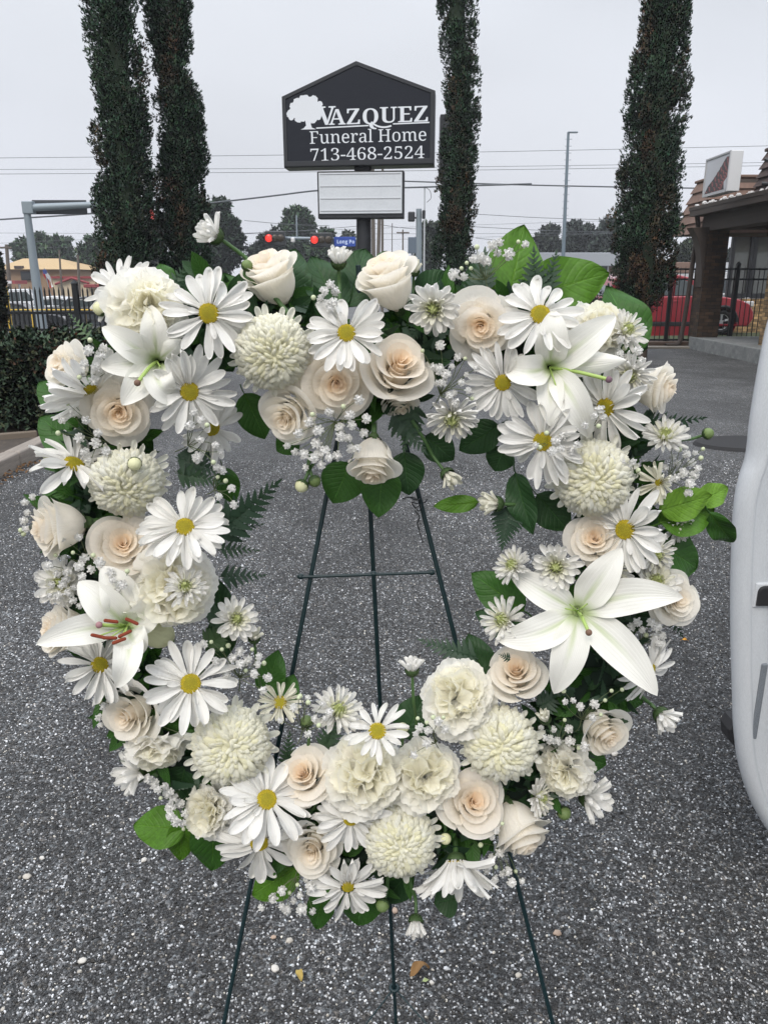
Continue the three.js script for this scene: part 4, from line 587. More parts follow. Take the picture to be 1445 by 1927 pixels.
// ------------------------------------------------------------------ wreath form and dark filling greenery
const heart = [[690, 730], [600, 660], [480, 610], [350, 610], [260, 680], [205, 800], [185, 930], [190, 1060], [215, 1190], [265, 1310], [350, 1425], [460, 1500], [580, 1560], [700, 1590], [820, 1560], [930, 1490], [1030, 1400], [1110, 1290], [1150, 1160], [1160, 1030], [1150, 900], [1125, 780], [1070, 680], [980, 620], [880, 610], [780, 660]];
const heartCurve = new THREE.CatmullRomCurve3(heart.map(([x, y]) => onW(x, y, -0.005)), true);
solo('wreath_form', new THREE.TubeGeometry(heartCurve, 160, 0.027, 10, true), std({ color: [0.008, 0.02, 0.012], roughness: 0.95 }), 'dark green heart shaped wreath form carrying all the blossoms', 'wreath form');
// leaf shapes
const leafTex = (base, vein, seedN) => { const a = vnoise(16); return dataTex(256, (x, y) => { const u = Math.abs(x / 256 - 0.5) * 2, v = y / 256, w = (v * 9 - u * 2.6) % 1, side = Math.min(Math.abs(w < 0 ? w + 1 : w), 1 - Math.abs(w < 0 ? w + 1 : w)), k = Math.max(u < 0.03 ? 0.9 : 0, side < 0.03 ? 0.32 * (1 - u * 0.6) : 0), m = 0.78 + 0.44 * a(x / 9, y / 9) * 0.7 + 0.1 * rnd(); return [0, 1, 2].map((i) => toS((base[i] * (1 - k) + vein[i] * k) * m)); }, true); };
const leafBump = dataTex(256, (x, y) => { const u = Math.abs(x / 256 - 0.5) * 2, v = y / 256; let w = (v * 9 - u * 2.6) % 1; if (w < 0) w++; const side = Math.min(w, 1 - w), h = 0.5 + 0.25 * sm(0, 0.25, side) - 0.3 * sm(0.08, 0, u); return [h, h, h]; });
const leafM = [[0.015, 0.052, 0.013], [0.025, 0.088, 0.009], [0.055, 0.145, 0.007], [0.105, 0.22, 0.016]].map((c, i) => phys({ map: leafTex(c, c.map((q) => q * 1.7 + 0.012), i), bumpMap: leafBump, bumpScale: 0.0012, roughness: 0.5, specularIntensity: 0.45 }));
const fernM = [[0.012, 0.04, 0.016], [0.02, 0.055, 0.02], [0.035, 0.08, 0.02]].map((c) => std({ color: c, roughness: 0.55 }));
function bladeGeo(fold, bend, wave, wid = 0.5, tip = 1.15) { // unit length along y, width wid, face +z
  return sheet(10, 18, (u, v) => { const s = (u - 0.5) * 2, w = wid * 0.5 * Math.pow(Math.sin(PI * Math.pow(v, 0.78)), 0.72) * (v > 0.85 ? 1 - 0.25 * (v - 0.85) / 0.15 : 1) + 0.0001, x = s * w; return [x, v - bend * 0.12 * v * v, fold * Math.abs(x) - bend * 0.5 * v * v + wave * 0.035 * Math.sin(v * 11 + s * 2.3) * Math.abs(s) + 0.02 * (1 - Math.abs(s))]; });
}
function leaf(L) { // [x0, y0, h0, x1, y1, h1, widthPx, mat, roll, fold, bend, where]
  const [x0, y0, h0, x1, y1, h1, w, m, roll, fold, bend, label] = L, a = onW(x0, y0, h0), b = onW(x1, y1, h1), d = b.clone().sub(a), len = d.length();
  const t = thing('green_leaf', label, 'leaf', a); const toCam = camPos.clone().sub(a).normalize();
  t.quaternion.copy(frameYZ(d, toCam)).multiply(new THREE.Quaternion().setFromAxisAngle(V(0, 1, 0), rad(roll)));
  const s = px2m(a), wid = w * s / len; t.scale.setScalar(len);
  part('blade', bladeGeo(fold, bend, 1, wid), leafM[m], t);
  part('midrib', tube([0, 0.3, 0.6, 0.95].map((v) => V(0, v - bend * 0.12 * v * v, -bend * 0.5 * v * v + 0.018)), 0.011, 0.003, 10, 5), leafM[Math.min(3, m + 1)], t);
  part('petiole', tube([V(0, 0.01, 0.015), V(0.01, -0.08, 0), V(0, -0.18, -0.05)], 0.012, 0.014, 5, 5), leafM[m], t);
}
// fern frond with toothed leaflets
const pinna = [0, 1].map((k) => { const pts = [[0, 0]]; const n = 7; for (let i = 1; i <= n; i++) { const v = i / n, w = 0.24 * Math.pow(1 - v, 0.7) + 0.014; pts.push([v - 0.09, w + 0.03], [v - 0.055, w * 0.8]); } pts.push([1, 0]); for (let i = n; i >= 1; i--) { const v = i / n, w = 0.24 * Math.pow(1 - v, 0.7) + 0.014; pts.push([v - 0.055, -w * 0.8], [v - 0.09, -w - 0.03]); } const s = new THREE.Shape(); pts.forEach(([y, x], i) => i ? s.lineTo(x, y) : s.moveTo(x, y)); const g = new THREE.ShapeGeometry(s), p = g.attributes.position; for (let i = 0; i < p.count; i++) p.setZ(i, 0.5 * Math.abs(p.getX(i)) - (k ? 0.12 : 0.03) * p.getY(i) ** 2); g.computeVertexNormals(); return g; });
function fern(x0, y0, h0, x1, y1, h1, w, m, roll, bend, label, n = 11) {
  const a = onW(x0, y0, h0), b = onW(x1, y1, h1), d = b.clone().sub(a), len = d.length(), t = thing('fern_frond', label, 'fern', a), toCam = camPos.clone().sub(a).normalize();
  t.quaternion.copy(frameYZ(d, toCam)).multiply(new THREE.Quaternion().setFromAxisAngle(V(0, 1, 0), rad(roll))); t.scale.setScalar(len);
  const wid = w * px2m(a) / len * 0.5, cv = (v) => V(bend * 0.25 * v * (1 - v), v, -0.06 * v * v);
  part('stem', tube([0, 0.25, 0.5, 0.75, 1].map(cv), 0.011, 0.004, 12, 5), fernM[m], t);
  for (let i = 0; i < n; i++) for (const s of [-1, 1]) { const v = 0.08 + 0.9 * (i + (s > 0 ? 0.3 : 0)) / n, L = wid * (1.15 - 0.95 * v) * (0.75 + 0.25 * sm(0, 0.15, v)) * rr(0.9, 1.1), o = part('leaflet', pick(pinna), fernM[m], t); o.position.copy(cv(v)); o.rotation.set(0, rr(-0.4, 0.1) * s, -s * (1.18 - 0.55 * v)); o.scale.setScalar(L); }
  const e = part('leaflet', pinna[0], fernM[m], t); e.position.copy(cv(0.95)); e.scale.setScalar(wid * 0.35);
}
{ // filling greenery: dense dark leaves and fern bits set into the form
  const list = [[], [], []], small = [sheet(2, 5, (u, v) => { const w = 0.25 * Math.sin(PI * Math.pow(v, 0.8)) ** 0.8; const x = (u - 0.5) * 2 * w; return [x, v, 0.25 * Math.abs(x) - 0.1 * v * v]; }), sheet(2, 5, (u, v) => { const w = 0.2 * Math.sin(PI * Math.pow(v, 0.75)) ** 0.8; const x = (u - 0.5) * 2 * w; return [x, v, 0.4 * Math.abs(x) - 0.3 * v * v]; })];
  for (let i = 0; i < 1600; i++) {
    const u = rnd(), c = heartCurve.getPointAt(u), tg = heartCurve.getTangentAt(u), side = tg.clone().cross(wn).normalize(), off = gauss() * 0.023, p = c.clone().addScaledVector(side, off).addScaledVector(wn, rr(-0.01, 0.035) - Math.abs(off) * 0.3);
    const dir = side.clone().multiplyScalar(Math.sign(off) * rr(0.2, 1)).addScaledVector(tg, rr(-1, 1)).addScaledVector(wn, rr(-0.05, 0.7)).normalize(), q = frameYZ(dir, wn.clone().add(V(rr(-0.8, 0.8), rr(-0.8, 0.8), rr(0, 0.5))).normalize());
    const g = pick(small).clone(); g.applyMatrix4(M4(p, q, rr(0.022, 0.042))); list[i % 3].push(g);
  }
  const t = thing('wreath_greenery', 'mass of dark green leaves packed between the blossoms of the wreath', 'greenery'); t.userData.kind = 'stuff';
  list.forEach((l, i) => { const m = part('foliage', merge(l), leafM[Math.min(1, i)], t); m.userData.kind = 'stuff'; });
  const fl = []; for (let i = 0; i < 700; i++) { const u = rnd(), c = heartCurve.getPointAt(u), tg = heartCurve.getTangentAt(u), side = tg.clone().cross(wn).normalize(), p = c.clone().addScaledVector(side, gauss() * 0.024).addScaledVector(wn, rr(0.005, 0.04)); const dir = side.clone().multiplyScalar(rr(-1, 1)).addScaledVector(tg, rr(-1, 1)).addScaledVector(wn, rr(0, 0.8)).normalize(); const g = pick(pinna).clone(); g.applyMatrix4(M4(p, frameYZ(dir, V(rr(-1, 1), rr(-1, 1), 1).normalize()), rr(0.018, 0.034))); fl.push(g); }
  part('fern_bits', merge(fl), fernM[0], t).userData.kind = 'stuff';
}
// ------------------------------------------------------------------ flower shapes, unit radius, facing +z
const petalWhite = [petalMat([0.91, 0.90, 0.865], 0.34), petalMat([0.89, 0.88, 0.85], 0.34)], petalCream = petalMat([0.88, 0.865, 0.75], 0.35), eyeM = std({ vertexColors: true, roughness: 0.8 });
const calyxM = std({ color: [0.045, 0.085, 0.025], roughness: 0.65 }), stemM = std({ color: [0.05, 0.11, 0.03], roughness: 0.55 });
function rayGeo(L, W, rise, droop, notch, cup, full = 0.6) { // along +x from 0 to L
  return sheet(6, 12, (u, t) => { const v = 1 - Math.pow(1 - t, 1.5), s = (u - 0.5) * 2, e = v > full ? Math.sqrt(Math.max(0, 1 - ((v - full) / (1 - full)) ** 2)) : 1, w = W * 0.5 * (0.42 + 0.58 * sm(0, full, v)) * e + 0.0005, nx = v > 0.8 ? -notch * (0.5 + 0.5 * Math.cos(s * 3 * PI)) * (v - 0.8) / 0.2 : 0;
    return [L * (v + nx), s * w, rise * v - droop * v * v + cup * s * s * W + 0.011 * Math.cos(s * 2.6 * PI) * sm(0.05, 0.3, v) * sm(1, 0.8, v)]; });
}
const placePetal = (m, az, el, r0, z0, twist, s) => { m.rotation.set(twist, -el, az, 'ZYX'); m.position.set(Math.cos(az) * r0, Math.sin(az) * r0, z0); typeof s === 'number' ? m.scale.setScalar(s) : m.scale.copy(s); };
const rays = [0, 1, 2, 3, 4, 5].map((i) => rayGeo(0.82, 0.215 + 0.02 * (i % 3), 0.03 + 0.02 * (i % 2), 0.05 + 0.06 * (i % 4), 0.03 + 0.02 * (i % 2), 0.12 + 0.1 * (i % 3), 0.62));
const eyeGeo = (() => { const l = [], tones = []; const dome = new THREE.SphereGeometry(1, 24, 10, 0, 2 * PI, 0, PI / 2).rotateX(PI / 2).scale(1, 1, 0.42); l.push(dome); tones.push([0.28, 0.22, 0.012, dome]);
  for (let i = 0; i < 190; i++) { const r = Math.sqrt((i + 0.5) / 190) * 0.99, a = i * 2.39996, z = 0.42 * Math.sqrt(Math.max(0, 1 - r * r)), g = new THREE.IcosahedronGeometry(0.062, 0).translate(Math.cos(a) * r, Math.sin(a) * r, z + 0.012); const k = rr(0.8, 1.15); l.push(g); tones.push(r > 0.62 ? [0.46 * k, 0.36 * k, 0.008, g] : [0.34 * k, 0.30 * k, 0.012, g]); }
  const n = l.map((g) => (g.index ? g.index.count : g.attributes.position.count)), G = merge(l), c = new Float32Array(G.attributes.position.count * 3); let o = 0; tones.forEach((t, i) => { for (let k = 0; k < n[i]; k++) c.set([t[0], t[1], t[2]], (o++) * 3); }); G.setAttribute('color', new THREE.BufferAttribute(c, 3)); return G; })();
const calyxGeo = (() => { const l = [new THREE.SphereGeometry(1, 14, 8, 0, 2 * PI, PI / 2, PI / 2).rotateX(PI / 2).scale(1, 1, 0.8)]; for (let k = 0; k < 2; k++) for (let i = 0; i < 11; i++) { const a = (i + k / 2) / 11 * 2 * PI, g = sheet(2, 4, (u, v) => { const s = (u - 0.5) * 2, w = 0.2 * Math.sin(PI * (0.15 + 0.85 * v) * 0.98), ph = PI / 2 * (1 - v * (0.75 + 0.35 * k)); return [Math.cos(ph * 1) * (1.06) , s * w, -Math.sin(ph) * 0.84 + 0.06 * k]; }); g.rotateZ(a); l.push(g); } return merge(l); })();
function blossom(name, label, category, x, y, h, R, a, tilt, roll, group) {
  const p = onW(x, y, h), t = thing(name, label, category, p, group), c = camPos.clone().sub(p).normalize(), up = camUp.clone().addScaledVector(c, -camUp.dot(c)).normalize(), rt = up.clone().cross(c);
  const f = c.clone().multiplyScalar(Math.cos(rad(tilt))).addScaledVector(rt, Math.sin(rad(tilt)) * Math.cos(rad(a))).addScaledVector(up, Math.sin(rad(tilt)) * Math.sin(rad(a))).normalize();
  const q = frameYZ(up.clone().addScaledVector(f, -up.dot(f)).normalize(), f); t.quaternion.copy(q).multiply(new THREE.Quaternion().setFromAxisAngle(V(0, 0, 1), rad(roll))); t.scale.setScalar(R * px2m(p));
  return t;
}
function backStem(t, R) { // a short stem from the back of a flower towards the form
  const q = t.quaternion.clone().invert(), d = wn.clone().negate().applyQuaternion(q), z = V(0, 0, -0.3);
  part('stem', tube([V(0, 0, -0.1), z.clone().addScaledVector(d, 0.2), z.clone().addScaledVector(d, 1.1)], 0.06, 0.07, 6, 6), stemM, t);
}
function daisy(x, y, h, R, a, tilt, label, o = {}) {
  const t = blossom(o.name ?? 'daisy', label, 'daisy', x, y, h, R * 0.97, a, tilt, o.roll ?? rr(0, 360)), n = o.n ?? Math.round(rr(22, 29)), mat = o.mat ?? petalWhite, lift = rr(-0.12, 0.22), sway = o.el > 0.5 ? 0.06 : rr(0.05, 0.28), sph = rr(0, 6.28), wide = rr(0.86, 1.08);
  for (let k = 0; k < 2; k++) for (let i = 0; i < n / 2; i++) {
    const az = (i + k * 0.5) / (n / 2) * 2 * PI + rr(-0.11, 0.11); if (rnd() < 0.05) continue;
    const m = part('petal', pick(o.rays ?? rays), Array.isArray(mat) ? mat[k] : mat, t); placePetal(m, az, (o.el ?? 0.08 + lift) + sway * Math.sin(az + sph) + k * -0.12 + rr(-0.16, 0.16) - (rnd() < 0.07 ? 0.45 : 0), 0.2, k * -0.03, rr(-0.5, 0.5), V(rr(0.8, 1.08), wide * rr(0.82, 1.1), rr(0.7, 1.8)));
  }
  for (let i = 0; i < (o.extra ?? 2); i++) { const m = part('petal', rays[0], petalWhite[0], t); placePetal(m, rr(0, 6.28), rr(0.25, 0.5), 0.2, 0.03, rr(-0.5, 0.5), V(rr(0.3, 0.55), 0.6, 1)); }
  const e = part('flower_eye', eyeGeo, eyeM, t); e.scale.set(o.eye ?? 0.218, o.eye ?? 0.218, (o.eye ?? 0.218) * 0.9); e.position.z = 0.0; e.rotation.z = rr(0, 6);
  const c = part('calyx', calyxGeo, calyxM, t); c.scale.setScalar(0.19); c.position.z = -0.03;
  backStem(t);
}
// cushion mum: several rows of rays round a closed greenish heart
const cushA = [0, 1, 2].map((i) => rayGeo(0.86, 0.25 + 0.03 * i, 0.02, -0.05 - 0.05 * i, 0.02, 0.4, 0.7)), spid = [0, 1, 2].map((i) => rayGeo(0.86, 0.15 + 0.02 * i, 0.02, -0.05 * i, 0.0, 0.7, 0.75)), inner = [0, 1].map((i) => rayGeo(0.5, 0.19, 0.0, -0.34 - 0.1 * i, 0, -0.5, 0.7));
const limeM = petalMat([0.62, 0.68, 0.30]), paleLime = petalMat([0.76, 0.78, 0.52]);
function cushion(x, y, h, R, a, tilt, label, o = {}) {
  const t = blossom('button_mum', label, 'chrysanthemum', x, y, h, R, a, tilt, rr(0, 360)), G = o.spider ? spid : cushA;
  const rows = [[o.spider ? 18 : 15, 0.1, 1.0, G, petalWhite[1]], [o.spider ? 15 : 13, 0.42, 0.92, G, petalWhite[0]], [o.spider ? 9 : 11, 0.75, 0.72, G, petalCream]];
  rows.forEach(([n, el, s, g, m], k) => { for (let i = 0; i < n; i++) { const p = part('petal', pick(g), m, t); placePetal(p, (i + k * 0.37) / n * 2 * PI + rr(-0.1, 0.1), el + rr(-0.14, 0.14), 0.13, -0.1 + 0.05 * k, rr(-0.25, 0.25), V(s * rr(0.88, 1.08), s * rr(0.9, 1.1), s)); } });
  for (let k = 0; k < 3; k++) { const n = [11, 8, 5][k]; for (let i = 0; i < n; i++) { const p = part('inner_petal', inner[k % 2], k ? limeM : paleLime, t); placePetal(p, (i + k * 0.5) / n * 2 * PI, 1.0 + 0.15 * k + rr(-0.08, 0.08), 0.2 - 0.06 * k, 0.0 + 0.02 * k, 0, 0.66 + 0.05 * k); } }
  const c = part('calyx', calyxGeo, calyxM, t); c.scale.setScalar(0.26); c.position.z = -0.12; backStem(t);
}
// incurved football mum
const florets = [0, 1, 2, 3].map((k) => sheet(4, 7, (u, v) => { const s = (u - 0.5) * 2, w = (0.056 + 0.008 * (k % 2)) * (v > 0.6 ? Math.sqrt(Math.max(0, 1 - ((v - 0.6) / 0.4) ** 2)) : 0.5 + 0.5 * sm(0, 0.6, v)) + 0.0008; return [s * w + (k - 1.5) * 0.02 * v * v, 0.35 * v - 0.04 * v * v * (k % 3), 0.12 * Math.sin(PI * (0.1 + 0.8 * v)) - 0.26 * v * v * v - 0.6 * w * s * s + 0.008 * Math.cos(s * 4)]; }));
const rimRay = [0, 1].map((i) => rayGeo(0.62, 0.17, 0.04, 0.1 - 0.12 * i, 0.02, 0.45, 0.75));
const mumM = [petalMat([0.96, 0.945, 0.81], 0.45), petalMat([0.96, 0.935, 0.71], 0.45), petalMat([0.96, 0.955, 0.87], 0.45)];
function football(x, y, h, R, a, tilt, label, o = {}) {
  const t = blossom('incurved_mum', label, 'chrysanthemum', x, y, h, R, a, tilt, rr(0, 360)), N = 420, flat = o.flat ?? 0.8, sd = rr(0, 50), more = [];
  for (let i = 0; i < N; i++) {
    const th = Math.acos(1 - (i + 0.5) / N * 1.02), az = i * 2.39996, jit = () => rr(-0.06, 0.06), d = V(Math.sin(th + jit()) * Math.cos(az), Math.sin(th + jit()) * Math.sin(az), Math.cos(th));
    const toApex = V(-Math.cos(th) * Math.cos(az), -Math.cos(th) * Math.sin(az), Math.sin(th)), curl = 0.5 * noise.noise(d.x * 2 + sd, d.y * 2, d.z * 2), single = i % 3 < 2 && i < 408, m = new THREE.Mesh(pick(florets), mumM[th < 0.75 ? (rnd() < 0.6 ? 1 : 0) : rnd() < 0.6 ? 0 : 2]); m.name = 'floret'; if (single) t.add(m);
    const side = toApex.clone().cross(d).normalize(), yd = toApex.clone().addScaledVector(d, 0.20 + curl * 0.35 + rr(-0.2, 0.2)).addScaledVector(side, curl * 1.2 + rr(-0.45, 0.45)).normalize();
    const k = 0.78 + 0.32 * sm(0.1, 0.9, th); m.quaternion.copy(frameYZ(yd, d)); m.position.copy(d).multiplyScalar(0.78).addScaledVector(toApex, -0.16); m.position.z *= flat; m.scale.setScalar(k * rr(0.88, 1.12)); if (!single) { m.updateMatrix(); more.push(m.geometry.clone().applyMatrix4(m.matrix)); }
  }
  part('florets', merge(more), mumM[0], t).userData.kind = 'stuff';
  for (let i = 0; i < (o.rim ?? 24); i++) { const p = part('floret', pick(rimRay), mumM[2], t); placePetal(p, i / (o.rim ?? 24) * 2 * PI + rr(-0.12, 0.12), rr(-0.25, 0.35), 0.55, -0.06 - 0.12 * (i % 2), rr(-0.4, 0.4), rr(0.75, 1.0)); }
  part('heart', new THREE.SphereGeometry(0.8, 20, 14).scale(1, 1, flat * 0.97), mumM[1], t);
  const c = part('calyx', calyxGeo, calyxM, t); c.scale.setScalar(0.45); c.position.z = -0.12; backStem(t);
}
// carnation: fringed fans in a ball
const fans = [0, 1, 2, 3, 4, 5].map((k) => sheet(18, 7, (u, v) => { const s = (u - 0.5) * 2, a = s * (0.16 + 0.52 * v), tooth = 0.045 * Math.abs(((u * 11 + k * 0.3) % 1) - 0.5) * 2 * sm(0.8, 1, v), r = v * (1 - 0.10 * s * s - tooth) + 0.0005; return [r * Math.sin(a), r * Math.cos(a), (0.15 * Math.sin(s * 4.2 + k * 1.3) + 0.05 * Math.sin(s * 10 + k * 2)) * v * v + 0.20 * v * v * v * (k % 3 - 1) * 0.7]; }));
const carnM = [petalMat([0.97, 0.96, 0.92], 0.55), petalMat([0.97, 0.955, 0.89], 0.55), petalMat([0.97, 0.95, 0.84], 0.55)];
function carnation(x, y, h, R, a, tilt, label, o = {}) {
  const t = blossom('carnation', label, 'carnation', x, y, h, R * 1.05, a, tilt, rr(0, 360)), N = o.n ?? 60;
  for (let i = 0; i < N; i++) {
    const f = (i + 0.5) / N, th = 0.28 + Math.pow(f, 0.8) * ((o.spread ?? 1.55) - 0.18), az = i * 2.39996 + rr(-0.3, 0.3), d = V(Math.sin(th) * Math.cos(az), Math.sin(th) * Math.sin(az), Math.cos(th)), ap = V(-Math.cos(th) * Math.cos(az), -Math.cos(th) * Math.sin(az), Math.sin(th));
    const m = part('petal', pick(fans), carnM[f < 0.3 ? 2 : f < 0.6 ? 1 : 0], t), q = frameYZ(d, ap.addScaledVector(V(rr(-1, 1), rr(-1, 1), rr(-1, 1)), 0.35 + 0.4 * (1 - f)).normalize());
    m.quaternion.copy(q); m.position.set(rr(-0.2, 0.2) * (1 - f), rr(-0.2, 0.2) * (1 - f), -0.3 + 0.1 * (1 - f)); m.scale.set(0.8, 1, 0.75).multiplyScalar((0.90 + 0.12 * f) * rr(0.9, 1.08));
  }
  part('calyx', new THREE.CylinderGeometry(0.2, 0.13, 0.7, 12).rotateX(PI / 2).translate(0, 0, -0.6), calyxM, t); backStem(t);
}
// rose: rolled heart and overlapping cupped petals
function rosePetal(rin, r, ph, span, zTop, flare, spiral, tall, pt, wob, gap) {
  return sheet(14, 12, (u, v) => { const s = (u - 0.5) * 2, edge = 1 - 0.16 * Math.pow(Math.abs(s), 3), vv = v * edge, a = ph + s * span / 2 * (0.45 + 0.55 * Math.sqrt(Math.min(1, v * 1.4))), k = Math.min(1, vv / 0.62), lip = Math.max(0, (vv - 0.70) / 0.30);
    const zz = -tall + (zTop + tall) * Math.pow(vv, 0.9), fl = sm(zTop - gap, zTop, zz), R = (0.16 * (1 - k) + (rin + (r - rin) * fl) * Math.pow(Math.sin(k * PI / 2), 0.75)) * (1 + spiral * s) + flare * lip * lip * (1 - 0.35 * s * s), z = -1.0 * tall + (zTop + tall) * Math.pow(vv, 0.9) + pt * lip * Math.max(0, 1 - s * s * 2.2) - flare * 0.5 * lip * lip * lip + wob * 0.03 * Math.sin(s * 5 + r * 20) * lip;
    return [Math.cos(a) * R, Math.sin(a) * R, z]; });
}
function roseSet(open, tall, sd, bud) { // list of [geometry, tint]
  const l = [], keep = seed; seed = 900 + sd * 77; const rows = [[2, 0.02, 0.06, 4.8, 0.0, 0, 0.45, 3], [2, 0.06, 0.13, 4.2, 0.04, 0.0, 0.3, 3], [3, 0.12, 0.22, 3.2, 0.07, 0.01, 0.22, 3], [3, 0.2, 0.335, 2.9, 0.06, 0.04, 0.2, 2], [3, 0.30, 0.48, 2.7, -0.02, 0.09, 0.17, 1], [3, 0.42, 0.62, 2.5, -0.17, 0.19 * open, 0.13, 1], [3, 0.55, 0.75, 2.4, -0.40, 0.30 * open, 0.10, 0]];
  rows.forEach(([n, rin, r, span, z, fl, sp, tint], k) => { const o = rr(0, 6.28), sc = k > 3 ? 0.72 + 0.28 * open : 0.85 + 0.15 * open; for (let i = 0; i < n; i++) l.push([rosePetal(rin * sc, r * sc * rr(0.96, 1.05), o + i / n * 2 * PI + rr(-0.3, 0.3), bud ? span * 1.12 : span, (bud ? z * 0.42 - 0.02 * k : z) + rr(-0.05, 0.05), (bud ? fl * 0.7 : fl) * rr(0.6, 1.3), sp, tall, bud ? 0.05 : k > 3 ? 0.11 : 0.04, bud ? 0.8 : k > 3 ? 1.6 : 0.6, 0.14 + 0.06 * k), tint]); });
  seed = keep; return l;
}
const roses = [roseSet(1, 1.0, 1), roseSet(0.9, 1.05, 2), roseSet(1.1, 0.95, 3), roseSet(0.75, 1.3, 4, 1), roseSet(0.8, 1.2, 5, 1)];
const roseM = [[0.96, 0.925, 0.86], [0.96, 0.905, 0.815], [0.96, 0.87, 0.745], [0.96, 0.83, 0.67]].map((c) => petalMat(c, 0.55)), roseP = [[0.96, 0.935, 0.875], [0.96, 0.925, 0.85], [0.96, 0.905, 0.81], [0.96, 0.885, 0.77]].map((c) => petalMat(c, 0.55));
const sepalGeo = sheet(3, 6, (u, v) => { const s = (u - 0.5) * 2, w = 0.13 * (1 - v) + 0.004; return [0.12 + 0.34 * v - 0.1 * v * v, s * w, -1 + 0.5 * v * v - 0.15 * Math.sin(v * 3) * 0.3]; });
function rose(x, y, h, R, a, tilt, label, v, o = {}) {
  const t = blossom('rose', label, 'rose', x, y, h, R * 1.13, a, tilt, o.roll ?? rr(0, 360)), M = o.pale ? roseP : roseM, g = new THREE.Group(), tall = [1, 1.05, 0.95, 1.3, 1.2][v], shift = o.shift ?? 0.5 * tall * Math.min(1, Math.sin(rad(tilt)));
  for (const [geo, tint] of roses[v]) { const m = part('petal', geo, M[tint], t); m.position.z = shift; }
  for (let i = 0; i < 5; i++) { const s = part('sepal', sepalGeo, calyxM, t); s.rotation.z = i / 5 * 2 * PI; s.position.z = shift - tall + 0.98; s.scale.setScalar(1); }
  part('rose_hip', new THREE.SphereGeometry(0.17, 12, 8).scale(1, 1, 1.2).translate(0, 0, shift - tall - 0.05), calyxM, t);
  const q = t.quaternion.clone().invert(), d = wn.clone().negate().applyQuaternion(q), z0 = V(0, 0, shift - tall - 0.1); part('stem', tube([z0, z0.clone().add(V(0, 0, -0.3)), z0.clone().add(V(0, 0, -0.45)).addScaledVector(d, 0.6)], 0.085, 0.085, 8, 7), stemM, t);
}
// half open bud and closed bud, each with a stem to a picture point on the form
const budRay = [0, 1, 2].map((i) => rayGeo(1.25, 0.42, 0.0, -0.25 + 0.22 * i, 0.02, 0.55, 0.7));
function stemTo(t, x, y, h, from, r = 0.16, mid) { t.updateMatrixWorld(true); const e = t.worldToLocal(onW(x, y, h)), l = e.length(); part('stem', tube([from, from.clone().add(V(0, 0, -0.22 * l)).lerp(e, 0.12), from.clone().lerp(e, 0.55).add(mid ?? V(0, 0, -0.05 * l)), e], r, r * 1.2, 14, 7), stemM, t); }
function openBud(x, y, h, R, a, tilt, sx, sy, sh, label, o = {}) {
  const t = blossom('opening_bud', label, 'flower bud', x, y, h, R, a, tilt, rr(0, 360)), M = o.cream ? petalCream : petalWhite[0];
  const n = o.n ?? 14; for (let k = 0; k < 2; k++) for (let i = 0; i < n / 2; i++) { const p = part('petal', pick(budRay), M, t); placePetal(p, (i + k / 2) / (n / 2) * 2 * PI + rr(-0.1, 0.1), (o.el ?? 1.15) + (k ? -0.25 : 0.12) + rr(-0.1, 0.1), 0.3 - 0.1 * (1 - k), -0.45, rr(-0.2, 0.2), rr(0.85, 1.08)); }
  const c = part('calyx', calyxGeo, calyxM, t); c.scale.set(0.6, 0.6, 0.75); c.position.z = -0.25; stemTo(t, sx, sy, sh, V(0, 0, -0.8), 0.13);
}
const budTip = (() => { const l = []; for (let i = 0; i < 12; i++) { const g = sheet(2, 6, (u, v) => { const s = (u - 0.5) * 2, ph = PI * 0.5 * v, w = 0.3 * Math.cos(ph) + 0.015, a = s * w / Math.max(0.05, Math.cos(ph)) * 0.92; return [Math.cos(ph) * Math.cos(a) * 0.98, Math.cos(ph) * Math.sin(a), Math.sin(ph) * 1.02 - 0.03 * s * s]; }); g.rotateZ(i / 12 * 2 * PI); l.push(g); } return merge(l); })();
function closedBud(x, y, h, R, a, tilt, sx, sy, sh, label, greenish) {
  const t = blossom('closed_bud', label, 'flower bud', x, y, h, R, a, tilt, rr(0, 360)); part('bud_tip', budTip, greenish ? std({ color: [0.13, 0.19, 0.06], roughness: 0.6 }) : std({ color: [0.62, 0.62, 0.38], roughness: 0.7 }), t);
  const c = part('calyx', calyxGeo, calyxM, t); c.scale.set(1.03, 1.03, 1.1); stemTo(t, sx, sy, sh, V(0, 0, -0.8), 0.26);
}
// lily: tepals in camera-right, camera-up, towards-camera pixels from the throat
const lilyTex = dataTex(256, (x, y) => { const u = Math.abs(x / 256 - 0.5) * 2, v = y / 256, g = Math.max(0.85 * sm(0.22, 0.0, v), 0.5 * sm(0.75, 0.15, v) * sm(0.28, 0.0, u)), n = 0.97 + 0.05 * rnd(), st = 1 - 0.02 * Math.cos(x * 0.5); return [toS((0.88 - 0.47 * g) * n * st), toS((0.87 - 0.33 * g) * n * st), toS((0.81 - 0.66 * g) * n * st)]; }, true);
const lilyRib = dataTex(128, (x, y) => { const s = x / 128, h = 0.5 + 0.22 * Math.cos(s * 60) * Math.exp(-((s - 0.5) ** 2) * 8) - 0.4 * Math.exp(-((s - 0.5) ** 2) * 900) + 0.12 * rnd(); return [h, h, h]; });
const lilyM = phys({ map: lilyTex, bumpMap: lilyRib, bumpScale: 0.0004, roughness: 1, transmission: 0.3, thickness: 0, specularIntensity: 0.4 }), antherM = std({ color: [0.19, 0.034, 0.014], roughness: 0.9 }), limeStem = std({ color: [0.33, 0.46, 0.12], roughness: 0.5 });
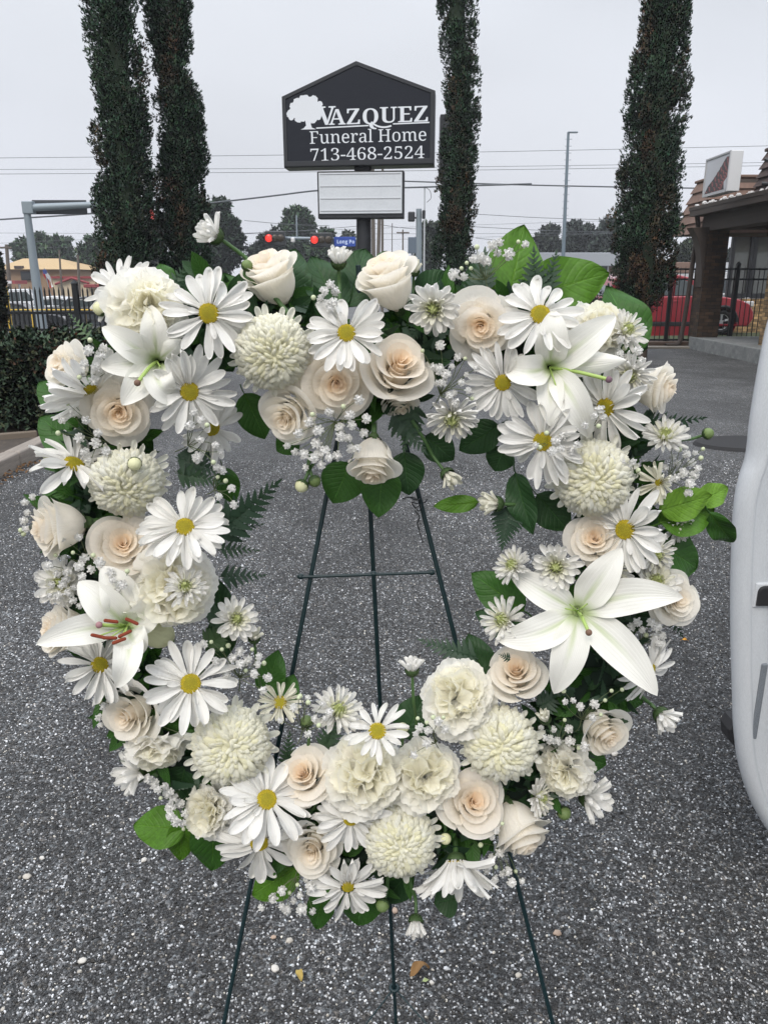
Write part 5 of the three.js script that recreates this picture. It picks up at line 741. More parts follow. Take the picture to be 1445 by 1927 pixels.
function lily(x, y, h, label, tepals, pistil, stamens, o = {}) {
  const p = onW(x, y, h), t = thing('lily', label, 'lily', p), c = camPos.clone().sub(p).normalize(), up = camUp.clone().addScaledVector(c, -camUp.dot(c)).normalize(); t.quaternion.copy(basis(up.clone().cross(c), up, c)); t.scale.setScalar(px2m(p) * 100);
  const k = 0.01;
  for (const [tx, ty, tz, mz, w, fold, twist = 0, side = 0] of tepals) {
    const tip = V(tx, ty, tz).multiplyScalar(k), base = V(tx, ty, 0).normalize().multiplyScalar(0.04).add(V(0, 0, -0.18)), mid = V(tx * 0.5 - ty * side, ty * 0.5 + tx * side, mz).multiplyScalar(k), cv = new THREE.QuadraticBezierCurve3(base, mid.clone().multiplyScalar(2).sub(base.clone().add(tip).multiplyScalar(0.5)), tip), W = w * k;
    const g = sheet(12, 22, (u, v) => { const s = (u - 0.5) * 2, q = cv.getPoint(v), d = cv.getTangent(v), across = V(0, 0, 1).cross(d); if (across.length() < 0.05) across.set(-ty, tx, 0); across.normalize(); const nn = d.clone().cross(across).normalize(); across.applyAxisAngle(d, twist * v); nn.applyAxisAngle(d, twist * v);
      const wv = W * 0.5 * Math.pow(Math.sin(PI * Math.pow(0.08 + 0.92 * v, 0.9)), 0.75) * (0.7 + 0.3 * sm(0, 0.3, v)) + 0.001, lift = fold * wv * s * s + 0.045 * wv * Math.sin(v * 13 + s * 2) * s * s * 2 - 0.06 * wv * Math.exp(-s * s * 60);
      return [q.x + across.x * wv * s + nn.x * lift, q.y + across.y * wv * s + nn.y * lift, q.z + across.z * wv * s + nn.z * lift]; });
    part('tepal', g, lilyM, t);
  }
  const pv = (a) => V(...a).multiplyScalar(k);
  part('pistil', tube([V(0, 0, -0.16), pv([pistil[0] * 0.45, pistil[1] * 0.35, pistil[2] * 0.6]), pv(pistil)], 0.032, 0.036, 12, 8), limeStem, t);
  part('stigma', new THREE.SphereGeometry(0.062, 12, 8).scale(1, 1, 0.8).translate(...pv(pistil).toArray()), o.stigma ?? std({ color: [0.16, 0.09, 0.06], roughness: 0.7 }), t);
  for (const [sx, sy, sz, ang, an] of stamens) { const e = pv([sx, sy, sz]), s = part('filament', tube([V(0, 0, -0.16), pv([sx * 0.4, sy * 0.4, sz * 0.7]), e], 0.018, 0.014, 8, 6), limeStem, t); if (an) { const A = part('anther', new THREE.CapsuleGeometry(0.032, 0.2, 4, 10).scale(1, 1, 0.7).rotateZ(ang), antherM, s); A.position.copy(e); } }
  part('lily_base', tube([V(0, 0, -0.1), V(0, 0, -0.6)].concat([V((o.bx ?? 0) * k, (o.by ?? 0) * k, -1.0)]), 0.1, 0.07, 6, 8), calyxM, t);
}
// baby's breath
const puffs = [0, 1, 2].map((k) => { const l = [], keep = seed; seed = 4000 + k; for (let i = 0; i < 24; i++) { const th = Math.acos(1 - (i + 0.5) / 24 * 1.3), az = i * 2.39996 + rr(-0.3, 0.3), d = V(Math.sin(th) * Math.cos(az), Math.sin(th) * Math.sin(az), Math.cos(th)), g = sheet(3, 3, (u, v) => { const s = (u - 0.5) * 2, w = 0.24 * Math.sin(PI * (0.12 + 0.72 * v)); return [s * w, 0.5 * v, 0.14 * Math.sin(s * 3 + i) * v + 0.12 * v * v]; }); g.applyMatrix4(M4(d.clone().multiplyScalar(0.52), frameYZ(d.clone().addScaledVector(V(rr(-1, 1), rr(-1, 1), rr(-1, 1)), 0.6).normalize(), V(rr(-1, 1), rr(-1, 1), 1.2).normalize()))); l.push(g); } { const b = new THREE.IcosahedronGeometry(0.6, 2), p = b.attributes.position; for (let i = 0; i < p.count; i++) { const q = 1 + 0.25 * noise.noise(p.getX(i) * 5 + k, p.getY(i) * 5, p.getZ(i) * 5); p.setXYZ(i, p.getX(i) * q, p.getY(i) * q, p.getZ(i) * q); } b.computeVertexNormals(); l.push(b); } seed = keep; return merge(l); });
const puffM = petalMat([0.92, 0.915, 0.895], 0.3), gypStem = std({ color: [0.12, 0.15, 0.07], roughness: 0.8 }), gypBud = std({ color: [0.5, 0.55, 0.36], roughness: 0.7 });
function gyp(list, bx, by, bh, label, o = {}) { // list: [[x, y, r?]...] floret centres
  const b = onW(bx, by, bh), t = thing('babys_breath_sprig', label, 'baby\'s breath', b), st = [], hm = o.h ?? 0.075; const J = b.clone().lerp(onW(list.reduce((s, q) => s + q[0], 0) / list.length, list.reduce((s, q) => s + q[1], 0) / list.length, hm * 0.8), 0.45);
  st.push(tube([b, b.clone().lerp(J, 0.5).add(V(0.001, 0, 0.002)), J], 0.0006, 0.0005, 6, 4)); const bl = [];
  for (const [x, y, r] of list) {
    const p = onW(x, y, hm + rr(-0.01, 0.012)), R = (r ? r * (r > 6 ? 0.88 : 1) : rr(8, 11)) * px2m(p);
    if (r && r < 6) { bl.push(new THREE.SphereGeometry(R, 8, 6).translate(p.x - b.x, p.y - b.y, p.z - b.z)); }
    else { const m = part('floret', pick(puffs), puffM, t); m.position.copy(p).sub(b); m.scale.setScalar(R); m.quaternion.setFromUnitVectors(V(0, 0, 1), camPos.clone().sub(p).normalize().add(V(rr(-0.6, 0.6), rr(-0.6, 0.6), 0)).normalize()); m.rotateZ(rr(0, 6)); }
    st.push(tube([J, J.clone().lerp(p, 0.5).add(V(rr(-0.004, 0.004), rr(-0.004, 0.004), -0.002)), p.clone().addScaledVector(wn, -R * 0.5)], 0.00042, 0.00036, 6, 4));
  }
  st.forEach((g) => g.translate(-b.x, -b.y, -b.z)); part('stem', merge(st), gypStem, t); if (bl.length) part('bud', merge(bl), gypBud, t);
}
// ------------------------------------------------------------------ the arrangement, read off the photograph
// leaves: base x, y, h, tip x, y, h, width, material, roll, fold, bend, label
for (const L of [
  [950, 590, 0.02, 988, 418, 0.0, 118, 2, 12, 0.12, 0.1, 'big bright green leaf rising highest at the wreath top right'],
  [985, 560, 0.015, 1150, 512, 0.01, 112, 2, -8, 0.1, 0.1, 'broad bright green leaf right of the highest leaf'],
  [1195, 668, 0.02, 1148, 522, 0.005, 92, 1, 30, 0.45, 0.35, 'curled dark green leaf before the red car at upper right'],
  [1150, 640, 0.0, 1222, 655, 0.0, 60, 0, 0, 0.2, 0.2, 'dark leaf edge below the curled leaf at upper right'],
  [530, 580, 0.01, 556, 462, -0.01, 92, 0, -10, 0.2, 0.15, 'dark leaf standing right behind the upright top left rose'],
  [500, 575, 0.0, 476, 478, -0.015, 70, 1, 10, 0.2, 0.2, 'leaf standing left behind the upright top left rose'],
  [470, 590, 0.01, 420, 510, -0.01, 56, 1, 10, 0.2, 0.1, 'leaf between top left daisy and upright rose'],
  [655, 580, 0.005, 688, 462, -0.015, 110, 0, -12, 0.2, 0.15, 'broad dark leaf behind the upright opening bud at top'],
  [640, 590, 0.01, 585, 478, -0.005, 84, 0, 12, 0.2, 0.1, 'dark leaf left of the upright opening bud at top'],
  [720, 520, -0.005, 728, 470, -0.02, 50, 1, 0, 0.1, 0.1, 'small leaf tip behind the top centre rose'],
  [780, 560, 0.005, 850, 512, -0.005, 62, 0, 0, 0.15, 0.2, 'rounded dark leaf right of the top centre rose'],
  [375, 590, 0.0, 372, 484, -0.01, 84, 0, 0, 0.3, 0.1, 'dark pointed leaf behind the top left daisy'],
  [320, 540, 0.01, 300, 494, 0.0, 40, 1, 0, 0.2, 0.1, 'small leaf standing at the top left of the white carnation'],
  [130, 770, 0.015, 70, 715, 0.01, 60, 1, 0, 0.25, 0.2, 'upper dark leaf at the left edge below the sideways daisy'],
  [155, 850, 0.02, 68, 778, 0.01, 78, 1, 0, 0.2, 0.25, 'lower rounded leaf at the left edge above the narrow daisy'],
  [350, 1560, 0.01, 244, 1552, -0.005, 78, 2, 0, 0.1, 0.2, 'leftmost of the three bright leaves at lower left'],
  [345, 1540, 0.012, 338, 1628, 0.0, 56, 2, 0, 0.15, 0.2, 'middle of the three bright leaves at lower left'],
  [405, 1530, 0.015, 398, 1650, 0.0, 88, 1, 0, 0.12, 0.2, 'rightmost of the three bright leaves at lower left'],
  [560, 1630, 0.01, 466, 1690, -0.01, 78, 2, 0, 0.1, 0.2, 'light green leaf under the lower left rose'],
  [612, 1670, 0.015, 592, 1758, 0.0, 54, 1, 0, 0.2, 0.2, 'pointed leaf hanging left under the lowest daisy'],
  [690, 1655, 0.015, 672, 1752, 0.0, 90, 1, -6, 0.15, 0.2, 'broad leaf hanging behind the lowest daisy'],
  [770, 1640, 0.01, 720, 1702, 0.0, 60, 0, 0, 0.2, 0.2, 'dark leaf under the bottom incurved mum'],
  [860, 1690, 0.0, 815, 1700, 0.0, 60, 0, 0, 0.2, 0.2, 'dark leaf behind the drooping bottom right daisy'],
  [1240, 960, 0.05, 1342, 932, 0.04, 66, 3, 10, 0.15, 0.1, 'bright yellow green leaf at the right edge by small mum'],
  [1240, 985, 0.04, 1350, 955, 0.02, 80, 2, -10, 0.15, 0.15, 'second bright leaf just under the yellow green one at right'],
  [1310, 945, 0.03, 1376, 915, 0.01, 48, 3, 0, 0.2, 0.2, 'small light leaf furthest right on the wreath'],
  [1335, 965, 0.03, 1384, 1034, 0.0, 48, 1, 10, 0.35, 0.3, 'pointed dark leaf overlapping the van door'],
  [1225, 1020, 0.03, 1326, 1072, 0.0, 100, 1, -20, 0.3, 0.25, 'large folded dark leaf below the right side daisy'],
  [970, 890, 0.03, 1000, 1010, 0.045, 58, 0, 20, 0.45, 0.2, 'dark upright leaf inside the wreath below the right daisy'],
  [1010, 930, 0.02, 1070, 1000, 0.02, 70, 0, 0, 0.3, 0.1, 'dark leaf left of the right incurved mum'],
  [900, 945, 0.02, 812, 953, 0.02, 34, 2, 0, 0.15, 0.3, 'slim bright leaf pointing left inside the wreath'],
  [985, 1150, 0.01, 884, 1076, 0.0, 76, 1, 0, 0.25, 0.25, 'leaf inside the wreath left of the narrow petalled mums'],
  [1000, 1200, 0.01, 890, 1150, 0.0, 60, 0, 0, 0.25, 0.25, 'dark leaf inside the wreath left of the big lily'],
  [920, 1290, 0.01, 880, 1190, -0.005, 66, 0, 0, 0.25, 0.2, 'dark leaf behind the carnation and peach rose at right'],
  [660, 870, 0.0, 625, 950, 0.0, 84, 1, 0, 0.2, 0.2, 'leaf hanging left of the lowest top rose'],
  [720, 880, 0.0, 712, 976, 0.015, 76, 1, 0, 0.4, 0.2, 'pointed leaf hanging below the lowest top rose'],
  [760, 850, 0.0, 770, 935, 0.0, 70, 0, 0, 0.25, 0.2, 'dark leaf right of the lowest top rose'],
  [800, 820, 0.005, 856, 868, 0.0, 60, 0, 0, 0.25, 0.2, 'wavy dark leaf right of the drooping bud stem'],
  [940, 800, 0.015, 860, 850, 0.0, 64, 0, 0, 0.2, 0.2, 'dark leaf left under the right inner daisy'],
  [950, 840, 0.01, 930, 888, 0.0, 56, 0, 0, 0.25, 0.1, 'dark leaf tip inside the wreath under the inner daisy'],
  [460, 740, 0.0, 500, 830, -0.01, 66, 1, 0, 0.25, 0.2, 'dark leaf hanging left of the lower left top rose'],
  [560, 820, -0.005, 520, 850, -0.01, 50, 1, 0, 0.25, 0.1, 'leaf edge under the lower left top rose'],
  [400, 700, 0.02, 370, 660, 0.02, 60, 0, 0, 0.25, 0.1, 'dark leaf between the two left daisies'],
  [400, 640, 0.01, 440, 700, 0.01, 64, 0, 0, 0.3, 0.1, 'dark leaf left of the top incurved mum'],
  [350, 1440, 0.02, 330, 1520, 0.02, 86, 0, 0, 0.2, 0.1, 'dark leaf below the left incurved mum'],
  [415, 1180, 0.0, 412, 1090, 0.0, 54, 0, 0, 0.3, 0.1, 'dark leaf right of the left carnation'],
  [500, 1310, 0.0, 524, 1222, -0.005, 56, 1, 0, 0.25, 0.1, 'leaf rising inside the wreath beside the small yellow daisy'],
  [530, 1330, 0.0, 554, 1268, -0.01, 46, 1, 0, 0.2, 0.1, 'leaf tip right behind the small yellow daisy'],
  [760, 1390, 0.01, 800, 1305, 0.0, 76, 0, 0, 0.2, 0.2, 'dark leaf behind the tall opening bud at the bottom'],
  [1150, 1300, 0.01, 1215, 1325, 0.0, 56, 1, 0, 0.2, 0.2, 'leaf pointing right below the big lily'],
  [1090, 1420, 0.01, 1142, 1440, 0.0, 50, 1, 0, 0.2, 0.1, 'leaf under the lower right rose'],
  [985, 1500, 0.01, 1034, 1530, 0.0, 56, 1, 0, 0.2, 0.1, 'leaf right of the side turned lower rose'],
  [850, 1570, 0.02, 905, 1590, 0.01, 46, 1, 0, 0.2, 0.1, 'green leaf under the lower right peach rose'],
  [420, 880, 0.0, 440, 950, -0.01, 46, 1, 0, 0.3, 0.1, 'olive leaf at the inner left edge under baby breath'],
  [430, 1150, 0.0, 400, 1260, 0.0, 60, 0, 0, 0.3, 0.1, 'dark leaf inside left between carnation and daisy'],
  [500, 1600, 0.005, 525, 1660, 0.0, 60, 0, 0, 0.2, 0.1, 'dark leaf left of the lower left rose'],
]) leaf(L);
for (const f of [
  [395, 1010, 0.03, 526, 908, 0.01, 110, 0, 20, 0.3, 'fern frond reaching up right into the opening at left', 10],
  [410, 1000, 0.02, 496, 986, 0.0, 50, 0, 0, 0.2, 'fern tip pointing right, second down at the left opening', 7],
  [410, 1035, 0.02, 488, 1036, 0.0, 44, 1, 0, -0.2, 'fern tip pointing right, third down at the left opening', 7],
  [412, 1085, 0.02, 500, 1082, 0.0, 56, 0, 0, 0.2, 'lowest fern tip pointing right at the left opening', 7],
  [1190, 800, 0.04, 1332, 788, 0.03, 66, 0, 25, 0.3, 'fern frond pointing right above the green bud at right', 11],
  [900, 1240, 0.02, 790, 1204, 0.01, 70, 0, 0, -0.2, 'fern frond pointing left into the opening at lower right', 10],
  [740, 770, 0.025, 800, 850, 0.03, 80, 0, 0, 0.2, 'dark fern below the largest peach rose at top', 9],
  [780, 760, 0.03, 760, 850, 0.025, 70, 1, 0, 0.2, 'fern hanging right of the lowest top rose', 8],
  [900, 580, 0.03, 912, 470, 0.02, 90, 0, 0, 0.2, 'fern standing above the top right peach rose', 10],
  [1005, 560, 0.03, 1004, 470, 0.035, 76, 0, 0, 0.1, 'small fern before the broad bright top right leaf', 7],
  [1025, 560, 0.03, 1046, 476, 0.035, 66, 0, 0, 0.2, 'second small fern before the broad bright leaf', 7],
  [330, 860, 0.03, 428, 890, 0.02, 70, 0, 0, 0.2, 'dark fern right of the left incurved mum', 9],
  [330, 890, 0.03, 420, 910, 0.02, 60, 1, 0, -0.2, 'lower dark fern right of the left incurved mum', 9],
  [400, 840, 0.02, 346, 860, 0.03, 60, 0, 0, 0.1, 'fern between the left daisy and the left incurved mum', 7],
  [960, 950, 0.03, 945, 1030, 0.03, 80, 0, 0, 0.1, 'dark fern inside right below the cream bud', 9],
  [400, 1180, 0.03, 440, 1130, 0.02, 70, 1, 0, 0.2, 'yellow green fern right of the left carnation', 8],
  [390, 1220, 0.03, 430, 1180, 0.03, 70, 2, 0, -0.2, 'bright fern above the left lower daisy', 8],
  [610, 1410, 0.03, 640, 1340, 0.03, 60, 1, 0, 0.1, 'fern right of the small rose at the bottom left', 8],
  [540, 1440, 0.02, 545, 1380, 0.02, 50, 1, 0, 0.1, 'fern sprig left above the bottom left rose', 7],
  [1010, 1330, 0.03, 1070, 1300, 0.03, 60, 0, 0, 0.2, 'dark fern under the big lily', 8],
  [1250, 1140, 0.02, 1285, 1200, 0.01, 50, 0, 0, 0.2, 'dark fern at the right edge under the rose', 7],
  [1100, 1360, 0.02, 1010, 1390, 0.03, 60, 1, 0, 0.2, 'fern left of the lower right rose', 8],
  [325, 540, 0.01, 355, 490, 0.0, 40, 1, 0, 0.2, 'small fern sprig above the top left carnation', 6],
  [170, 640, 0.02, 128, 588, 0.0, 36, 2, 0, 0.3, 'thin fern tip pointing up left before the hedge', 6],
  [480, 1640, 0.02, 520, 1600, 0.02, 60, 0, 0, 0.2, 'fern left of the lower left rose', 7],
  [800, 600, 0.02, 770, 640, 0.03, 60, 0, 0, 0.1, 'fern under the top centre rose', 7],
  [960, 1240, 0.085, 940, 1232, 0.09, 24, 0, 0, 0.1, 'tiny fern tip lying on the peach rose under the lily', 5],
]) fern(...f);
// roses: x, y, h, R, direction, tilt, label, variant
for (const [x, y, h, R, a, tl, l, v, o] of [
  [224, 776, 0.064, 62, 250, 14, 'peach rose facing front at upper left, under the left lily', 0],
  [231, 1022, 0.06, 60, 100, 12, 'peach rose at left between incurved mum and carnation', 2],
  [112, 990, 0.06, 66, 188, 76, 'cream rose lying on its side, facing left, leftmost on the wreath', 4, { pale: 1 }],
  [122, 1186, 0.045, 58, 170, 70, 'cream rose at left edge behind the red stamened lily', 4, { pale: 1 }],
  [247, 1345, 0.05, 60, 205, 42, 'cream rose facing lower left, left of the left lower daisy', 1, { pale: 1 }],
  [634, 722, 0.068, 68, 270, 8, 'peach rose at centre top, between incurved mum and biggest rose', 2],
  [750, 688, 0.062, 70, 70, 34, 'largest peach rose at top, right of centre', 1],
  [540, 785, 0.055, 58, 225, 34, 'cream rose facing lower left beneath the top incurved mum', 1, { pale: 1 }],
  [702, 868, 0.05, 56, 268, 66, 'cream rose hanging lowest of the top group, before the easel', 3, { pale: 1 }],
  [904, 614, 0.068, 64, 262, 10, 'peach rose at top right, left of the upper right daisy', 0],
  [513, 524, 0.03, 66, 118, 72, 'upright half closed rose at top left before dark leaves', 3, { pale: 1 }],
  [732, 532, 0.035, 68, 112, 70, 'upright half closed rose at top centre, under the sign', 3, { pale: 1 }],
  [1228, 728, 0.04, 56, 345, 76, 'white rose turned right at the right edge above the fern', 4, { pale: 1 }],
  [1118, 1012, 0.066, 52, 100, 12, 'small peach rose at right beside the large daisy', 0],
  [970, 1262, 0.058, 57, 92, 26, 'peach rose with bright heart left below the big lily', 1],
  [1270, 1128, 0.05, 50, 350, 34, 'cream rose at right edge behind the lily tip', 2, { pale: 1 }],
  [1136, 1376, 0.052, 54, 312, 52, 'cream rose facing lower right at the lower right edge', 4, { pale: 1 }],
  [570, 1456, 0.062, 54, 130, 26, 'peach rose at the bottom left beside the carnations', 2],
  [588, 1600, 0.06, 58, 240, 30, 'cream rose at the bottom left, lowest of the roses', 1, { pale: 1 }],
  [893, 1508, 0.068, 60, 20, 12, 'peach rose at the bottom right beside the carnations', 2],
  [975, 1555, 0.045, 62, 300, 80, 'rose turned away facing lower right at the bottom right', 3, { pale: 1 }],
  [130, 690, 0.03, 50, 160, 60, 'cream rose half hidden behind the sideways daisy at left', 1, { pale: 1 }],
  [752, 755, 0.03, 40, 280, 60, 'folded cream rose petals tucked under the largest peach rose', 4, { pale: 1 }],
]) rose(x, y, h, R, a, tl, l, v, o);
// daisies
for (const [x, y, h, R, a, tl, l, o] of [
  [393, 590, 0.085, 92, 90, 12, 'large white daisy at top left above the split gap', {}],
  [357, 737, 0.075, 86, 350, 14, 'white daisy under the upper left lily, beside the opening', {}],
  [172, 735, 0.06, 98, 300, 58, 'white daisy turned sideways at the upper left edge', {}],
  [140, 874, 0.062, 92, 65, 52, 'white daisy turned upward at the far left, narrow yellow eye', { n: 17 }],
  [348, 992, 0.083, 86, 95, 22, 'white daisy left of the opening, above the left carnation', {}],
  [400, 806, 0.03, 74, 330, 40, 'shaded white daisy hidden under the upper left daisy', {}],
  [652, 627, 0.086, 84, 85, 22, 'white daisy at top centre over the peach rose', {}],
  [1016, 592, 0.08, 90, 80, 26, 'white daisy at top right under the broad bright leaf', {}],
  [946, 720, 0.072, 76, 270, 10, 'white daisy at top right with darker eye, left of the lily', {}],
  [1021, 831, 0.08, 88, 200, 16, 'white daisy inside right, left of the right incurved mum', {}],
  [1140, 766, 0.066, 88, 205, 34, 'white daisy below right of the upper right lily', {}],
  [1176, 997, 0.076, 92, 190, 22, 'large white daisy at right beside the small peach rose', {}],
  [1222, 1262, 0.052, 72, 340, 64, 'white daisy seen from the side beyond the big lily tip', {}],
  [359, 1287, 0.082, 92, 80, 12, 'white daisy at left above the left lower incurved mum', {}],
  [188, 1252, 0.055, 82, 40, 34, 'white daisy at left edge under the red stamened lily', {}],
  [502, 1505, 0.085, 90, 60, 16, 'white daisy at lower left before the incurved mum', {}],
  [488, 1585, 0.05, 86, 265, 40, 'white daisy drooping below the lower left daisy', {}],
  [710, 1376, 0.088, 64, 90, 22, 'smaller white daisy at the bottom centre top, over the carnation', { n: 16, el: 0.14, eye: 0.27 }],
  [660, 1538, 0.07, 76, 265, 26, 'white daisy at the bottom under the double carnations', {}],
  [655, 1668, 0.055, 78, 275, 44, 'lowest white daisy, petals folded over its eye', { eye: 0.16, extra: 9 }],
  [858, 1622, 0.05, 96, 272, 84, 'white daisy hanging face down at the bottom right', { el: 0.92, n: 30 }],
  [232, 548, 0.03, 76, 130, 30, 'white daisy behind the top left carnation', {}],
  [1092, 770, 0.03, 60, 260, 20, 'white daisy petals showing under the upper right lily', {}],
]) daisy(x, y, h, R, a, tl, l, o);
daisy(527, 1322, 0.06, 42, 90, 8, 'small cream daisy with yellow eye at the inner left bottom', { n: 24, rays: spid, mat: petalCream, el: 0.2, eye: 0.32, extra: 0 });
daisy(1240, 908, 0.06, 42, 200, 34, 'small cream daisy at right before the bright leaves', { n: 24, rays: spid, mat: petalCream, el: 0.35, eye: 0.22, extra: 0 });
// small cushion mums
for (const [x, y, h, R, a, tl, l, o] of [
  [816, 579, 0.07, 54, 250, 14, 'small white mum with lime heart at top, right of the upright rose', {}],
  [851, 784, 0.06, 54, 265, 38, 'small white mum with green heart hanging at the inner right top', { spider: 1 }],
  [1046, 1066, 0.07, 50, 250, 12, 'small white mum with lime heart above the big lily', {}],
  [966, 1066, 0.06, 42, 140, 40, 'small narrow petalled mum left above the big lily', { spider: 1 }],
  [1152, 1072, 0.06, 46, 330, 30, 'small narrow petalled mum between peach rose and lily', { spider: 1 }],
  [1231, 1042, 0.05, 44, 330, 36, 'small mum under the right side daisy', { spider: 1 }],
  [948, 1168, 0.06, 50, 160, 34, 'narrow petalled mum left of the big lily', { spider: 1 }],
  [1232, 1098, 0.052, 52, 60, 34, 'small white mum right of the lily tip beside cream rose', {}],
  [350, 1106, 0.105, 44, 100, 24, 'small lime hearted mum lying on the left carnation', { spider: 1 }],
  [443, 1166, 0.06, 46, 20, 20, 'small white mum at the inner left edge above baby breath', {}],
  [634, 1340, 0.066, 54, 60, 34, 'narrow petalled lime hearted mum at the bottom opening edge', { spider: 1 }],
  [1186, 704, 0.06, 48, 240, 24, 'small mum between the right lily and white rose', { spider: 1 }],
  [1176, 624, 0.05, 46, 40, 46, 'narrow petalled mum at the upper right edge below curled leaf', { spider: 1 }],
  [1250, 824, 0.056, 48, 80, 50, 'small mum facing up at the right edge near green bud', { spider: 1 }],
  [1012, 1500, 0.045, 42, 350, 60, 'small mum turned sideways at lower right under the carnation', { spider: 1 }],
  [118, 1095, 0.04, 52, 180, 20, 'white mum behind baby breath at the left edge', {}],
  [1276, 992, 0.03, 34, 330, 50, 'small mum under the bright leaves at right', { spider: 1 }],
]) cushion(x, y, h, R, a, tl, l, o);
for (const [x, y, h, R, a, tl, l, o] of [
  [514, 662, 0.062, 78, 270, 10, 'round incurved mum at top left of centre', {}],
  [240, 905, 0.058, 76, 265, 30, 'flattened yellowish incurved mum at left under the peach rose', { flat: 0.7 }],
  [1114, 898, 0.06, 80, 270, 10, 'round incurved mum at right above the small peach rose', {}],
  [436, 1402, 0.06, 80, 260, 6, 'round incurved mum at lower left with loose rim florets', {}],
  [941, 1398, 0.06, 76, 270, 12, 'round incurved mum at lower right beside the carnation', {}],
  [752, 1578, 0.06, 74, 270, 22, 'round incurved mum at the bottom centre', {}],
]) football(x, y, h, R, a, tl, l, o);
for (const [x, y, h, R, a, tl, l, o] of [
  [274, 582, 0.062, 76, 100, 10, 'white carnation at top left above the lily', {}],
  [326, 1104, 0.065, 80, 260, 14, 'white carnation at left below the left inner daisy', {}],
  [686, 1456, 0.066, 80, 90, 8, 'larger left one of the two bottom centre carnations', {}],
  [800, 1458, 0.06, 68, 60, 12, 'smaller right one of the two bottom centre carnations', {}],
  [862, 1312, 0.064, 72, 100, 12, 'white carnation at the inner right bottom beside the peach rose', {}],
  [1060, 1452, 0.045, 58, 230, 50, 'white carnation turned lower left at lower right', {}],
  [392, 1526, 0.045, 52, 200, 46, 'small white carnation at lower left over the bright leaves', {}],
  [297, 1402, 0.04, 62, 275, 80, 'white carnation drooping under the left cream rose', { spread: 1.2 }],
  [1122, 622, 0.04, 62, 30, 46, 'white carnation behind the upper right lily', {}],
]) carnation(x, y, h, R, a, tl, l, o);
// lilies: tepals [tip x, y, z, mid z, width, fold, twist, side]
lily(296, 680, 0.07, 'white lily at upper left with green pistil over the peach rose', [[-10, 102, 6, 30, 52, 0.35], [-96, 56, 14, 34, 52, 0.4], [-100, -14, 18, 30, 50, 0.4], [-62, -82, 40, 36, 56, 0.35, 0.2], [46, 42, 44, 30, 34, -0.5, 0.4], [44, -70, -10, 52, 52, 0.5, -0.3, -0.22]], [-34, -40, 62], [[6, -10, 20, 0, 0]]);
lily(1034, 692, 0.068, 'white lily at upper right with long pistil pointing right', [[8, 104, 18, 36, 60, 0.35], [118, 88, 8, 32, 62, 0.4], [136, 8, 30, 26, 46, -0.6], [72, -134, 0, 46, 58, 0.4, 0, 0.06], [2, -108, 44, 40, 50, 0.4], [-80, 6, -6, 60, 56, 0.5, 0.3, 0.1]], [104, -25, 44], [[14, -42, 26, 0.3, 0]], { stigma: std({ color: [0.16, 0.09, 0.12], roughness: 0.7 }) });
lily(1086, 1150, 0.08, 'largest white lily, star shaped with six spread tepals at lower right', [[80, 118, 22, 26, 66, 0.25, 0.1], [188, 30, 0, 22, 68, 0.25, 0, 0.08], [140, -148, 6, 18, 70, 0.22, 0, 0.05], [-44, -158, -30, 14, 66, 0.28, 0, 0.04], [-152, -56, 6, 22, 66, 0.25, 0, 0.1], [-128, 72, -6, 18, 58, 0.3]], [20, -38, 40], [[-14, 12, 30, 0, 0], [-22, 4, 26, 0, 0], [8, -8, 34, 0, 0], [18, 14, 28, 0, 0]]);
lily(240, 1178, 0.08, 'white lily with red brown stamens at left', [[-86, 86, 4, 28, 66, 0.35], [-46, 112, 18, 26, 72, 0.3, 0, -0.08], [-156, -26, 6, 26, 56, 0.35, 0, -0.06], [-20, -110, 28, 58, 52, 0.45, 0.2, 0.1], [34, 60, 34, 22, 62, 0.5, 0.3, -0.2], [30, -50, 20, 40, 60, 0.4, 0, -0.1]], [-48, 4, 54], [[-50, -16, 46, 1.3, 1], [-30, -20, 50, 1.5, 1], [-4, -14, 52, 2.0, 1], [8, 8, 48, 1.1, 1], [-28, 10, 40, 1.4, 1], [-14, -26, 54, 1.9, 1]], { stigma: std({ color: [0.3, 0.16, 0.17], roughness: 0.7 }), bx: 60, by: -18 });
{ const p = onW(288, 1188, 0.05), t = thing('lily_bud', 'plump greenish white lily bud beside the red stamened lily', 'flower bud', p); t.quaternion.copy(frameYZ(onW(320, 1200, 0.035).sub(onW(262, 1178, 0.07)), camPos.clone().sub(p).normalize())); t.scale.setScalar(px2m(p) * 34); for (let i = 0; i < 3; i++) { const g = sheet(10, 14, (u, v) => { const s = (u - 0.5) * 2, r = 0.8 * Math.sin(PI * (0.1 + 0.85 * v)) ** 0.7 * (1 - 0.06 * s * s) + 0.02, a = s * 1.12 + i * 2.094 + 0.5; return [Math.cos(a) * r, 1.1 - 2.1 * (1 - v) + 0.4, Math.sin(a) * r]; }); part('tepal', g, petalMat([0.70, 0.71, 0.47]), t); } part('stem', tube([V(0, 1.3, 0), V(0.1, 1.8, -0.2), V(0.2, 2.3, -0.9)], 0.16, 0.16, 8, 7), stemM, t); }
